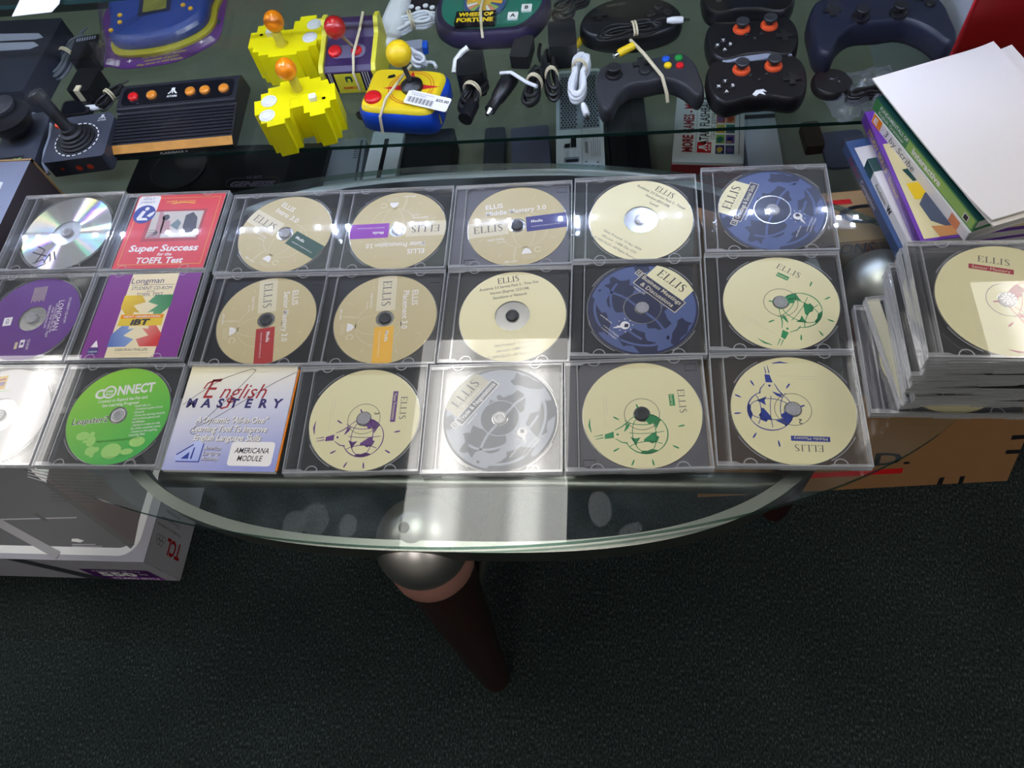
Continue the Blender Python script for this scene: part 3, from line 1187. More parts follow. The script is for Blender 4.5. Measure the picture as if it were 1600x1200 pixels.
ROW1 = 'discs in the back row'
ROW2 = 'discs in the middle row'
ROW3 = 'discs in the front row'
DISCS = [
    # key, x, y, rot, tray, disc mesh, case label, disc label
    ('11', -.704, .6067, .5, 'clear', data_disc, 'smoky clear jewel case at the left end of the back row', 'unprinted disc with rainbow sheen and black scribble, back row left end'),
    ('13', -.4062, .593, .5, 'clear', lambda: tan_disc(R_(-33), 'band_green', 'Intro 3.0', .62), 'clear jewel case around the tan disc with the dark green band', 'tan disc with dark green band slanting to the lower right'),
    ('14', -.2636, .5929, .1, 'clear', lambda: tan_disc(R_(181), 'band_violet', 'Master Pronunciation 3.0', 1.2), 'clear jewel case around the upside down tan disc with violet band', 'tan disc with violet band, printed upside down to the viewer'),
    ('15', -.1183, .5932, .7, 'grey', lambda: tan_disc(R_(6), 'band_navy', 'Middle Mastery 3.0', 1.2), 'grey tray jewel case around the tan disc with the navy band', 'tan disc with navy blue band pointing right, back row'),
    ('16', .0258, .5961, -.1, 'clear', lambda: cdr_disc(R_(-36), [('Academic 3.0 Service Pack 2 - Timed', 1.1), ('Version (8/31/04)', .55), ('Local', .18)], [('Date Pressed: 13 Apr 2004', .85), ('ellis.com  1-888-756-1570', .78), ('\u00a9 2003 ELLIS\u2014All Rights Reserved', .98)]), 'clear jewel case around the pale gold disc of the back row', 'pale gold disc with tilted black text, back row'),
    ('17', .1734, .6038, -.7, 'clear', lambda: globe_disc(R_(66), 'ocean', 'navy', 'cream_print', ['Greetings & Social Skills'], '1', 'ink', 'tan_light'), 'clear jewel case at the right end of the back row', 'blue globe disc with cream title patch at its left, back row right end'),
    ('21', -.702, .475, 0, 'clear', longman_disc, 'clear jewel case cut by the left edge, middle row', 'purple disc with white sideways lettering, middle row left end'),
    ('23', -.4027, .4665, -.3, 'black', lambda: tan_disc(R_(-81), 'band_red', 'Senior Mastery 3.0', 1.15), 'black tray jewel case around the tan disc with the red band', 'tan disc with red band pointing to the front'),
    ('24', -.2616, .4655, 0, 'black', lambda: tan_disc(R_(-86), 'band_amber', 'Placement 3.0', .86), 'black tray jewel case around the tan disc with the amber band', 'tan disc with amber yellow band pointing to the front'),
    ('25', -.1168, .4663, -.2, 'black', lambda: cdr_disc(R_(9), [('Academic 3.0 Service Pack 2 - Time Out', 1.12), ('Version (Expires 12/31/04)', .74), ('Standalone or Network', .64)], [('Date Pressed: 10 Aug 2004', .76), ('ellis.com  1-888-756-1570', .72), ('\u00a9 2004 ELLIS\u2014All Rights Reserved', 1.06)]), 'black tray jewel case around the pale gold disc of the middle row', 'pale gold disc with nearly level black text, middle row'),
    ('26', .0247, .4729, -.1, 'clear', lambda: globe_disc(R_(-43), 'ocean', 'navy', 'cream_print', ['Business Meetings', '& Discussions'], '5', 'ink', 'tan_light'), 'clear jewel case around the blue globe disc of the middle row', 'blue globe disc with cream title patch at its upper right, middle row'),
    ('27', .1694, .4768, -1.1, 'clear', lambda: cream_disc(R_(58), 'ink_green', '', 'Intro', .22), 'clear jewel case at the right end of the middle row', 'cream disc with green globe bulb pointing to the lower left'),
    ('31', -.693, .345, 0, 'clear', white_disc, 'clear jewel case cut by the left edge, front row', 'white disc with small coloured picture, front row left end'),
    ('32', -.5477, .3447, 0, 'clear', connect_disc, 'clear jewel case around the bright green disc', 'bright green disc with white lettering'),
    ('34', -.2667, .3399, 1.5, 'clear', lambda: cream_disc(0, 'ink_purple', '3', 'Master Pronunciation'), 'clear jewel case around the cream disc with the purple globe', 'cream disc with purple globe bulb'),
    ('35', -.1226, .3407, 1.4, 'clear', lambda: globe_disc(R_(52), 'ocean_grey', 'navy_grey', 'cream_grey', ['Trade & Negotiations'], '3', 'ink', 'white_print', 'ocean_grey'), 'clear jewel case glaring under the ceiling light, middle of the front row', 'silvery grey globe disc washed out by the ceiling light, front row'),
    ('36', .0213, .3449, 2.0, 'grey', lambda: cream_disc(R_(2), 'ink_green', '', 'Intro', .22), 'dark grey tray jewel case around the front row green globe disc', 'cream disc with green globe bulb pointing to the left, front row'),
    ('37', .1678, .3501, -.1, 'clear', lambda: cream_disc(R_(-92), 'ink_blue', '2', 'Middle Mastery'), 'clear jewel case at the right end of the front row', 'cream disc with blue globe bulb pointing to the back'),
]
for key, x, y, rt_, tray, fn, cl, dl in DISCS:
    g = {'1': ROW1, '2': ROW2, '3': ROW3}[key[0]]
    place_case(tray, (x, y, TZ + .0002), R_(rt_), cl, g.replace('discs', 'cases'))
    m = fn()
    r = R_(rt_)
    d = m.build('compact_disc', loc=(x + .0062 * cos(r), y + .0062 * sin(r), TZ + .0002 + .0040), rot=r)
    tag(d, dl, 'disc', g)

# ------------------------------------------------------------------ cases with printed covers
M('cover_red', 'd6222e', 0.35)
M('cover_red_dark', 'a81822', 0.35)
M('cover_purple', '7f1f88', 0.4)
M('cover_cream', 'f0dfb4', 0.4)
M('cover_navy', '27205f', 0.4)
M('photo_wall', 'c9c2ba', .5); M('photo_shirt', 'b78d93', .5); M('photo_dark', '4c4a55', .5); M('photo_teal', '6f8288', .5)


def booklet(name, x, y, rot, label, art, base):
    m = MB()
    m.box(-.0575, .0625, -.0590, .0590, 0, .0010, 'page', base)
    art(m)
    o = m.build(name, loc=(x + .0035 * cos(rot), y, TZ + .0002 + .0081), rot=rot)
    tag(o, label, 'cover booklet')
    return o


def success_art(m):
    z = .00106
    m.ringprism([(-.052, -.053), (.057, -.053), (.057, .054), (-.052, .054)], [(-.0515, -.0525), (.0565, -.0525), (.0565, .0535), (-.0515, .0535)], z, z + .00002, 'gold')
    m.rect(-.033, .044, -.017, .034, z, 'cover_red_dark')
    m.rect(-.028, .040, -.012, .031, z + .00006, 'photo_wall')
    q = z + .00012
    m.poly([(-.028, -.012), (-.008, -.012), (-.010, .02), (-.016, .031), (-.020, .031), (-.018, .0)], q, 'photo_shirt')
    m.poly(circ(-.009, .021, .005, 12), q, 'photo_dark')
    m.poly([(-.012, .016), (-.002, .016), (.002, .0), (-.004, -.006), (-.011, -.004)], q, 'photo_shirt')
    m.poly([(.0, .008), (.008, .018), (.014, .012), (.012, .0)], q, 'photo_teal')
    m.poly([(.017, .024), (.026, .029), (.034, .020), (.037, .0), (.026, -.006), (.018, .004)], q, 'photo_dark')
    m.poly([(.0, -.004), (.038, -.004), (.038, -.010), (.004, -.011)], q, 'white_print')
    for k in range(4):
        m.stroke([(-.027, -.010 + .0035 * k), (-.016, -.010 + .0035 * k)], .0008, q + .00004, 'photo_dark')
    m.poly([(-.020, -.008), (-.014, -.006), (-.013, -.002), (-.017, .0)], q + .00005, 'photo_dark')
    m.stroke([(-.008, .044), (.008, .046), (.024, .044)], .0012, z, 'gold')
    m.text('SUPER SUCCESS', .004, .0475, .003, z, 'gold', w=.04)
    m.text('Super Success', .002, -.0275, .0098, z, 'white_print', w=.092, italic=.12, bold=.03)
    m.text('for the', .006, -.0372, .0048, z, 'white_print', italic=.2, bold=.02)
    m.text('TOEFL Test', .002, -.0465, .0088, z, 'white_print', w=.062, italic=.1, bold=.03)
    m.poly(rrect(-.056, -.026, .030, .058, .004), z + .00004, 'white_print')
    m.text('ADULT', -.042, .053, .0034, z + .0001, 'band_navy', w=.016)
    m.text('LITERACY', -.042, .0475, .0034, z + .0001, 'band_navy', w=.020)
    m.poly(circ(-.041, .0275, .0150, 30), z + .0001, 'ink_blue')
    q = z + .00016
    m.poly(circ(-.0395, .0365, .0030, 14), q, 'white_print')
    m.poly([(-.045, .0335), (-.040, .0325), (-.0435, .0215), (-.036, .0215), (-.0335, .0175), (-.048, .0175), (-.050, .021)], q, 'white_print')
    m.poly([(-.037, .0245), (-.034, .0285), (-.0275, .0325), (-.0285, .0265), (-.0325, .0225)], q, 'white_print')


def longman_art(m):
    z = .00106
    m.rect(-.0265, .034, -.059, .059, z, 'cover_cream')
    z += .00006
    m.text('Longman', -.004, .0490, .0082, z, 'cover_navy', w=.042, serif=False)
    m.stroke([(-.0245, .0425), (.032, .0425)], .0005, z, 'cover_navy')
    m.text('STUDENT CD-ROM', .004, .0378, .0048, z, 'cover_navy', w=.052)
    m.text('FOR THE', .004, .0330, .0022, z, 'cover_navy', w=.010)
    m.text('TOEFL TEST', .004, .0285, .0046, z, 'cover_navy', w=.034)
    gradient('quad_yellow', 'f3d22a', 'c99a12', (1, -1, 0), -.06, .0)
    gradient('quad_green', '7cb98a', '13773a', (1, .6, 0), -.01, .05)
    gradient('quad_blue', '1f4aa0', '9ab4dc', (1, .5, 0), -.06, .0)
    gradient('quad_red', 'f0b0a0', 'd22a26', (1, -.8, 0), .0, .06)
    c = .0038
    for sx, sy, mt, ox, oy in ((-1, 1, 'quad_yellow', -.002, -.002), (1, 1, 'quad_green', 0, -.002), (-1, -1, 'quad_blue', 0, -.004), (1, -1, 'quad_red', 0, -.004)):
        P = [(.009, .036), (.032, .036), (.032, .019), (.021, .006), (.012, .003), (.013, .012), (.005, .011), (.016, .021), (.0015, .026)]
        m.poly([(c + sx * x * .98, -.0085 + sy * y) for x, y in P], z, mt)
    m.rect(c - .0275, c + .0275, -.0160, .0000, z + .00006, 'gold')
    m.rect(c - .0265, c + .0265, -.0055, -.0008, z + .00010, 'orange')
    m.text('NEXT GENERATION', c, -.0032, .0028, z + .00016, 'white_print', w=.046, bold=.02)
    m.text('iBT', c, -.0108, .0076, z + .00016, 'ink', w=.024, italic=.1, bold=.05)
    m.text('DEBORAH PHILLIPS', .004, -.0485, .0034, z, 'ink', w=.040)
    m.stroke([(-.017, -.053), (.026, -.053)], .0006, z, 'tan_faint')
    m.stroke([(-.008, -.0555), (.016, -.0555)], .0006, z, 'tan_faint')
    m.rect(-.050, -.037, -.054, -.046, z, 'band_navy')
    m.text('Longman', -.0435, -.050, .003, z + .00006, 'white_print', w=.011)
    m.poly([(-.048, -.0445), (-.039, -.0445), (-.042, -.038), (-.0435, -.035), (-.046, -.040)], z, 'white_print')


place_case('black', (-.5575, .6013, TZ + .0002), R_(-.5), 'black spined jewel case with the red cover, back row', 'cases in the back row')
place_case('black', (-.5571, .4752, TZ + .0002), R_(.2), 'black spined jewel case with the purple and cream cover, middle row', 'cases in the middle row')
booklet('cover_booklet', -.5575, .6013, R_(-.5), 'red cover booklet with a photo of people and a blue reader sticker', success_art, 'cover_red')
booklet('cover_booklet', -.5571, .4752, R_(.2), 'purple cover booklet with cream stripe and four coloured arrows', longman_art, 'cover_purple')

# cardboard sleeve of the front row
gradient('sleeve_print', 'efe6c0', '8c93cc', (.25, -1, 0), -.075, .07, 'c9c9d8')
gradient('sleeve_logo', 'b9c2e8', '8c99d6', (.3, -1, 0), .02, .06)
m = MB()
m.box(-.0625, .0625, -.0625, .0625, 0, .0055, 'white', 'sleeve_print')
m.box(.0622, .0640, -.060, .060, .0008, .0030, 'orange')
z = .0056
m.text('E', -.0310, .0345, .024, z, 'deep_red', w=.017, italic=.35, bold=.0)
m.text('nglish', .0065, .0315, .018, z, 'deep_red', w=.053, italic=.35)
m.stroke([(-.041, .034), (-.038, .041), (-.030, .045), (-.022, .046)], .0018, z, 'deep_red')
m.stroke([(-.005, .023), (-.008, .012), (-.014, .010), (-.018, .013)], .0022, z, 'deep_red')
for i, ch in enumerate('MASTERY'):
    m.text(ch, -.050 + .0165 * i, .0165, .0105, z + .00004, 'cover_navy', italic=.1, bold=.04)
for pts in ([(-.0600, .014), (-.045, .028), (-.022, .046), (.006, .058), (.012, .0585), (.013, .055), (-.004, .030), (-.030, -.004), (-.038, -.010)],
            [(-.034, -.021), (-.041, -.020), (-.040, -.014), (-.022, -.004), (.010, .020), (.040, .042), (.0620, .055)]):
    m.stroke([(p.x, p.y) for p in smooth_open([(a, b) for a, b in pts])], .0006, z + .00008, 'ink')
for i, (s, w) in enumerate((('A Dynamic "All-in-One"', .082), ('Learning Tool To Improve', .085), ('English Language Skills', .076))):
    m.text(s, .0023, -.0042 - .0105 * i, .0072, z, 'inkgrey', w=w, italic=.22, bold=.02)
    m.text(s, .0015, -.0035 - .0105 * i, .0072, z + .00005, 'white_print', w=w, italic=.22, bold=.02)
for dx, dy, mt, zz in ((.0012, -.0012, 'ink_blue', z), (0, 0, 'sleeve_logo', z + .00006)):
    def P(pts):
        return [(x + dx, y + dy) for x, y in pts]
    m.poly(P([(-.052, -.0445), (-.0455, -.044), (-.0335, -.0285), (-.0320, -.029), (-.0275, -.0275), (-.0275, -.030), (-.0235, -.0305), (-.0240, -.052), (-.0505, -.052)]), zz, mt)
m.poly([(-.0445, -.0495), (-.0365, -.0415), (-.0360, -.0495)], z + .00012, 'ink_blue')
m.poly([(-.0330, -.0370), (-.0315, -.036), (-.0320, -.0495), (-.0340, -.0495)], z + .00012, 'ink_blue')
m.stroke([(-.0505, -.0450), (-.034, -.0330)], .0014, z + .00012, 'ink_blue')
for i, s in enumerate(('American', 'Language', 'Academy')):
    m.text(s, -.0112, -.0368 - .0060 * i, .0046, z, 'cover_navy', w=.0195, italic=.25, bold=.04)
    m.text(s, -.0115, -.0364 - .0060 * i, .0046, z + .00005, 'white_print', w=.0195, italic=.25, bold=.0)
m.poly(rrect(.0085, .0570, -.0565, -.0290, .004), z + .00003, 'white_print')
m.text('AMERICANA', .0325, -.0390, .0062, z + .0001, 'ink', w=.038, italic=.2, bold=.01)
m.text('MODULE', .0325, -.0478, .0062, z + .0001, 'ink', w=.028, italic=.2, bold=.01)
tag(m.build('card_sleeve', loc=(-.4085, .3425, TZ + .0002), rot=R_(-.6)), 'cream and lavender cardboard sleeve with red script title, front row', 'cd sleeve')

# ------------------------------------------------------------------ stack of cases at the right
STK = 'jewel cases in the stack at the right'
words = ['second from the bottom', 'third from the bottom', 'fourth from the bottom', 'fifth from the bottom', 'sixth from the bottom', 'seventh from the bottom', 'second from the top']
sx, sy = .338, .410
place_case('grey', (.3165, .4045, TZ + .0002), R_(-1.0), 'lowest jewel case of the stack at the right, black tray jutting out to the left', STK)
m = disc_mesh('cream_print', 0, hub1=.0085)
tag(m.build('compact_disc', loc=(.3165 + .0062, .4045, TZ + .0042)), 'cream disc in the lowest case of the stack at the right', 'disc')
PF, PB = at(1408, 633, .0106), at(1352, 466, .0106)
sr = math.atan2(PB.y - PF.y, PB.x - PF.x) - pi / 2
cc = PF + Matrix.Rotation(sr, 3, 'Z') @ Vector((CW / 2, CD / 2, 0))
place_case('spine', (cc.x, cc.y, TZ + .0108), sr, 'jewel case with cream paper spine, second from the bottom, turned askew in the stack', STK)
ztop = TZ + .0214
offs = [(.004, -.004, -1.2), (.005, -.003, 1.6), (-.002, -.002, -1.0), (-.003, .001, 1.6), (-.005, .000, -.8), (.002, .002, .6), (-.001, .001, -.4)]
kinds = ['clear', 'black', 'black', 'clear', 'clear', 'clear', 'clear']
words = words[1:6] + ['third from the top', 'second from the top']
for i, (dx, dy, a) in enumerate(offs):
    place_case(kinds[i], (sx + dx, sy + dy, ztop), R_(a), '%s jewel case of the stack at the right, %s' % ('black tray' if kinds[i] == 'black' else 'clear', words[i]), STK)
    ztop += .0106
place_case('clear', (sx, sy, ztop), R_(-1.5), 'topmost clear jewel case of the stack at the right', STK)
m = cream_disc(R_(78), 'ink_crimson', '', 'Senior Mastery', .62)
tag(m.build('compact_disc', loc=(sx + .0062, sy, ztop + .0040), rot=R_(-1.5)), 'cream disc with crimson title bar on top of the stack at the right', 'disc')

# ------------------------------------------------------------------ books and cases behind the stack
def edge_frame(pb, pf, z):
    B, F = at(*pb, z), at(*pf, z)
    return B, math.atan2(B.y - F.y, B.x - F.x) - pi / 2


M('book_green', '3f7d49', 0.4); M('book_teal', '0f3f3c', 0.4); M('book_lime', '8fb35a', .4)
M('book_purple', '6a35a0', 0.3); M('book_white', 'e4e0de', 0.45); M('dvd_blue', '3d5684', 0.35)
M('denim', '4b5468', .6); M('skin_print', 'c98d55', .6); M('beige_print', 'd8cb9a', .5); M('peach', 'd98a62', .5)
BK = 'books and cases piled behind the stack'


def dvd(pb, pf, z, w, l, h, name, label, cat, spine, cover, art=None, pages=True, wrap=False):
    """case or book lying flat: origin at its far left corner, spine along the left"""
    B, r = edge_frame(pb, pf, z)
    t = thing(name, label, cat, (B.x, B.y, Z0 + z), r, BK)
    m = MB()
    if pages:
        m.box(.0014, w - .003, -l + .002, -.002, .0012, h - .0012, 'page')
        m.build('pages', t)
        m = MB()
        m.box(0, w, -l, 0, 0, .0012, spine)
        m.box(0, w, -l, 0, h - .0012, h, spine, cover)
        m.box(0, .0013, -l, 0, .0012, h - .0012, spine)
    else:
        m.box(0, w, -l, 0, 0, h, spine, cover)
    if art:
        art(m, w, l, h)
    m.build('cover', t, bevel=.0008)
    if wrap:
        m = MB()
        m.box(-.0014, -.0008, -l - .002, .006, -.0001, h + .0006, 'case_clear')
        m.box(-.0012, w + .001, .0004, .006, .0, h + .0004, 'case_clear')
        m.build('clear_sleeve', t)
    return t


def spine_text(m, s, y, h, ht, mat, w=None, italic=0, bold=.0, zc=None):
    """lettering on the left face, reading towards the front"""
    sv = m.M.copy()
    m.M = m.M @ Matrix.Translation((-.0003, y, zc if zc is not None else h / 2)) @ Matrix(((0, 0, -1, 0), (-1, 0, 0, 0), (0, 1, 0, 0), (0, 0, 0, 1)))
    m.text(s, 0, 0, ht, 0, mat, w=w, italic=italic, bold=bold, align='l')
    m.M = sv


def srect(m, y0, y1, z0, z1, mat, x=-.0002):
    m.add([(x, y0, z0), (x, y0, z1), (x, y1, z1), (x, y1, z0)], [(0, 1, 2, 3)], mat)


def dvd_art(m, w, l, h):
    m.rect(.006, w - .004, -l + .004, -.012, h + .0002, 'book_white')
    m.text('Global', .075, -.024, .008, h + .0004, 'band_navy', w=.05)
    m.rect(.006, .10, -.185, -.115, h + .0003, 'dvd_blue')
    m.poly([(.006, -.12), (.07, -.11), (.07, -.135), (.006, -.14)], h + .0004, 'peach')
    m.poly([(.006, -.145), (.07, -.135), (.07, -.16), (.006, -.165)], h + .0004, 'beige_print')
    m.poly([(.006, -.167), (.07, -.16), (.07, -.176), (.006, -.182)], h + .0004, 'lime')
    spine_text(m, 'Global', -.02, h, .007, 'red', w=.030)
    spine_text(m, 'Companion', -.056, h, .007, 'white', w=.042)


dvd((1316, 236), (1398, 402), -.0102, .135, .188, .0145, 'disc_case', 'blue spined disc case at the bottom of the pile behind the stack', 'dvd case', 'dvd_blue', 'dvd_blue', dvd_art, pages=False, wrap=True)


def white_art(m, w, l, h):
    srect(m, -.020, 0, .0, h, 'book_teal')
    m.rect(0, w, -.020, 0, h + .0002, 'book_teal')
    spine_text(m, 'Academic', -.032, h, .006, 'inkgrey', w=.030)
    spine_text(m, 'W', -.066, h, .008, 'ink', w=.010, bold=.04)


dvd((1350, 262), (1404, 372), .0045, .12, .145, .0135, 'white_book', 'white spined book with dark teal end cap, second from the bottom of the pile', 'book', 'book_white', 'book_white', white_art)


def purple_art(m, w, l, h):
    z = h + .0002
    m.rect(.004, w, -l + .003, -.052, z, 'beige_print')
    m.poly([(.012, -.092), (.06, -.088), (.07, -.104), (.018, -.110)], z + .0001, 'book_teal')
    m.poly([(.010, -.112), (.06, -.112), (.06, -.135), (.012, -.135)], z + .0001, 'gold')
    m.poly([(.024, -.128), (.06, -.118), (.10, -.13), (.10, -.178), (.04, -.182), (.018, -.165), (.014, -.142)], z + .0002, 'denim')
    m.poly([(.016, -.172), (.045, -.176), (.06, -.186), (.02, -.187)], z + .0003, 'skin_print')
    m.poly(circ(.055, -.062, .011, 14), z + .0002, 'skin_print')
    spine_text(m, 'STUDY SKILLS', -.022, h, .0062, 'gold', w=.064, bold=.02)
    spine_text(m, 'Success!', -.094, h, .0062, 'band_amber', w=.03, italic=.2)


dvd((1346, 190), (1420, 364), .0182, .135, .190, .0140, 'purple_book', 'purple spined book in clear sleeve, third from the bottom of the pile', 'book', 'book_purple', 'book_purple', purple_art, wrap=True)


def three_art(m, w, l, h):
    srect(m, -.018, -.001, .0005, h - .0005, 'orange')
    spine_text(m, 'E', -.004, h, .007, 'book_white', w=.007, bold=.04)
    spine_text(m, '3 by Scribe', -.026, h, .0085, 'inkgrey', w=.060, italic=.25)
    srect(m, -.170, -.155, .001, h - .001, 'peach')


dvd((1361, 190), (1494, 362), .0324, .135, .185, .0135, 'white_book', 'white spined book with orange end square, below the green book', 'book', 'book_white', 'book_white', three_art)


def green_art(m, w, l, h):
    srect(m, -l + .002, -.068, .0015, h - .002, 'book_lime')
    spine_text(m, 'FUNDAMENTALS OF', -.012, h, .0045, 'book_white', w=.055, zc=h * .70, bold=.02)
    spine_text(m, 'English Grammar', -.012, h, .0042, 'book_white', w=.050, zc=h * .30)
    spine_text(m, 'Interactive', -.078, h, .0075, 'book_white', w=.052, bold=.03)
    srect(m, -l + .010, -l + .018, .003, .011, 'book_white', -.0004)
    srect(m, -l + .011, -l + .017, .004, .010, 'ink', -.0006)
    m.rect(.0, .05, -l, 0, h + .0002, 'book_teal')


dvd((1363, 170), (1516, 360), .0462, .135, .190, .0160, 'green_book', 'green spined book directly under the white sheets', 'book', 'book_green', 'book_teal', green_art)

# the white sheets on top
for i, (pb, pf, z, w, l, lab) in enumerate((((1377, 133), (1546, 356), .0650, .150, .218, 'lower blank white booklet on top of the book pile'), ((1362, 125), (1541, 358), .0680, .141, .221, 'topmost blank white booklet on the book pile, corners curling'))):
    B, r = edge_frame(pb, pf, z)
    m = MB()
    n = 14
    vs, fs = [], []
    for a in range(n + 1):
        for b in range(n + 1):
            u, v = a / n, b / n
            c = .004 * (max(0, (v - .75)) / .25) ** 2 + .003 * (max(0, u - .8) / .2) ** 2 * (1 - v)
            x = w * u + (.006 * v * v if i else 0)
            vs.append((x, -l * v, .0022 + c))
    for a in range(n):
        for b in range(n):
            p = a * (n + 1) + b
            fs.append((p, p + 1, p + n + 2, p + n + 1))
    m.add(vs, [tuple(reversed(f)) for f in fs], 'paper', True)
    m.add([(x, y, z_ - .0018) for x, y, z_ in vs], fs, 'paper', True)
    k = n + 1
    edge = [a * k for a in range(k)] + [n * k + b for b in range(1, k)] + [a * k + n for a in range(n - 1, -1, -1)] + [b for b in range(n - 1, 0, -1)]
    e = len(edge)
    m.add([vs[q] for q in edge] + [(vs[q][0], vs[q][1], vs[q][2] - .0018) for q in edge], [(q, (q + 1) % e, e + (q + 1) % e, e + q) for q in range(e)], 'page')
    tag(m.build('paper_booklet', loc=(B.x, B.y, Z0 + z), rot=r), lab, 'booklet', BK)

# ------------------------------------------------------------------ boxes on the floor
A = Vector((.5806, .4564, 0)); B = Vector((.1274, .4242, 0))
u = (A - B).normalized()
v = Vector((-.0261, .360, .9326)).normalized()
nn = u.cross(v).normalized()                     # out of the front face, towards the camera
Mx = Matrix(((u.x, -nn.x, v.x, B.x), (u.y, -nn.y, v.y, B.y), (u.z, -nn.z, v.z, B.z), (0, 0, 0, 1)))
bw, bt, bh = .4545, .13, .432
root = thing('cardboard_box', 'brown cardboard box leaning on the display case under the table', 'box', (0, 0, 0))
root.matrix_world = Mx @ Matrix.Translation((0, 0, .001))
Mi = Mx.inverted()


def face_pt(px, py):
    d = FW + RT * ((px - 800) / 1200.0) - UP * ((py - 600) / 1200.0)
    t = ((B - CAMP).dot(nn)) / d.dot(nn)
    q = Mi @ (CAMP + d * t)
    return (q.x, q.z)


m = MB(); m.box(0, bw, 0, bt, 0, bh, 'card')
m.M = Matrix(((1, 0, 0, 0), (0, 0, -1, -.0004), (0, 1, 0, 0), (0, 0, 0, 1)))
for a, b, c, d in (((1581, 681), (1600, 680), (1600, 686), (1579, 688)), ((1572, 704), (1594, 703), (1592, 709), (1570, 710)),
                   ((1468, 747), (1476, 746), (1471, 758), (1463, 758)), ((1500, 745), (1508, 744), (1503, 757), (1496, 757))):
    m.poly([face_pt(*q) for q in (a, b, c, d)], 0, 'ink')
p0, p1 = face_pt(1290, 731), face_pt(1416, 727)
dx = (p1[1] - p0[1]) / (p1[0] - p0[0])
hh = abs(face_pt(1400, 720)[1] - face_pt(1400, 705)[1])
m.text('D.', p1[0] - .022, p1[1] + hh * .75, hh * 1.25, 0, 'ink', w=.052, bold=.02)
m.stroke([(p0[0] - .2, p1[1] - .012), (p1[0] - .003, p1[1] - .012)], .011, 0, 'red')
q = face_pt(1300, 392)
m.text('TIONS', q[0] + .02, q[1], .014, 0, 'ink', w=.055)
m.text('& details', q[0] + .02, q[1] - .03, .013, 0, 'ink', w=.07)
m.build('carton', root, bevel=.003)
m = MB()
m.box(.13, .33, .004, bt - .004, bh, bh + .0012, 'card_inner')
m.stroke([(x, y) for x, y in arc(.20, .065, .03, .02, 30, 330)], .008, bh + .0016, 'ink')
m.stroke([(.15, .1), (.19, .1)], .012, bh + .0016, 'red')
m.build('flap', root)

M('ac_grey', 'a3a1aa', .55); M('ac_dark', '3c3f46', .4); M('ac_darker', '26282c', .4); M('ac_brown', '5f5655', .6); M('ac_violet', '4b1a63', .5); M('ac_magenta', '8a3aa0', .5)
zt = -.350
root = thing('appliance_box', 'flat grey appliance carton on the carpet at the lower left', 'box', (-.689, .273, 0))
T1 = Matrix.Translation((.689, -.273, 0))
m = MB(); m.M = T1
m.box(-1.30, -.689, .273, .545, 0, Z0 + zt, 'ac_grey')
m.build('carton', root, bevel=.002)


def tp(px, py):
    a = at(px, py, zt)
    return (a.x, a.y)


m = MB(); m.M = T1
z = Z0 + zt + .0004
x1, y0 = -.704, .2815
o_ = rrect(-1.24, x1, y0, .53, .030, 8)
i_ = rrect(-1.228, x1 - .012, y0 + .012, .518, .019, 8)
m.ringprism(o_, i_, z - .0003, z, 'white')
m.poly(i_, z, 'ac_dark')
a, b = tp(40, 735), tp(213, 864)
d = Vector((b[0] - a[0], b[1] - a[1])).normalized()
pn = Vector((-d.y, d.x))
if pn.y < 0:
    pn = -pn
a0 = Vector(a) - d * .16
b0 = Vector(b) - d * .012
m.poly([tuple(a0), tuple(b0), tuple(b0 + pn * .007), tuple(a0 + pn * .007)], z + .0003, 'ac_darker')
m.poly([tuple(a0 + pn * .007), tuple(b0 + pn * .007), tuple(b0 - d * .03 + pn * .05), tuple(a0 + pn * .06)], z + .0003, 'ac_brown')
m.poly([tp(42, 728), tp(78, 732), tp(72, 755), tp(60, 746)], z + .0006, 'white')
for k in range(5):
    p, q = Vector(tp(44, 729 + 4 * k)), Vector(tp(78 - k, 734 + 5 * k))
    m.stroke([tuple(p), tuple(q)], .0018, z + .0008, 'ac_grey')
for k in range(9):
    p, q = Vector(tp(80, 742 + 5 * k)), Vector(tp(165 - 2 * k, 745 + 5 * k))
    m.stroke([tuple(p), tuple(q)], .002, z + .0005, 'ac_darker')
m.stroke([tp(0, 812), tp(120, 809)], .002, z + .0004, 'ac_grey')
m.stroke([tp(55, 803), tp(74, 814)], .004, z + .0005, 'ac_darker')
m.poly([tp(113, 842), tp(122, 842), tp(132, 845), (tp(126, 848)), tp(112, 846)], z + .0004, 'white')
m.stroke([tp(113, 851), tp(150, 851)], .0018, z + .0004, 'ac_grey')
m.stroke([tp(113, 854), tp(160, 854)], .0014, z + .0004, 'ac_grey')
m.stroke([tp(-10, 812), tp(92, 868)], .011, z + .0009, M('tape', '77767c', .3))
m.build('lid_print', root)['label'] = 'dark lid picture in a white rounded border'
# front face
m = MB()
m.M = T1 @ Matrix.Translation((0, .273 - .0004, 0)) @ Matrix(((1, 0, 0, 0), (0, 0, -1, 0), (0, 1, 0, 0), (0, 0, 0, 1)))
m.rect(-.825, -.712, .0045, .062, 0, 'ac_violet')
m.rect(-.800, -.7125, .0045, .022, .0002, 'ac_magenta')
m.text('ROOMS UP TO', -.768, .054, .007, .0003, 'white', w=.08)
m.text('550', -.775, .036, .021, .0003, 'white', w=.062, bold=.05)
m.text('sq', -.732, .040, .010, .0003, 'white', w=.012)
m.text('12,000 BTU', -.757, .013, .010, .0004, 'white', w=.078, bold=.03)
m.poly([(-.915, .110), (-.885, .110), (-.810, .0), (-.845, .0)], .0001, 'ac_dark')
m.build('front_print', root)
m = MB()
m.M = T1 @ Matrix.Translation((-.689 + .0004, 0, 0)) @ Matrix(((0, 0, 1, 0), (0, -1, 0, 0), (1, 0, 0, 0), (0, 0, 0, 1)))
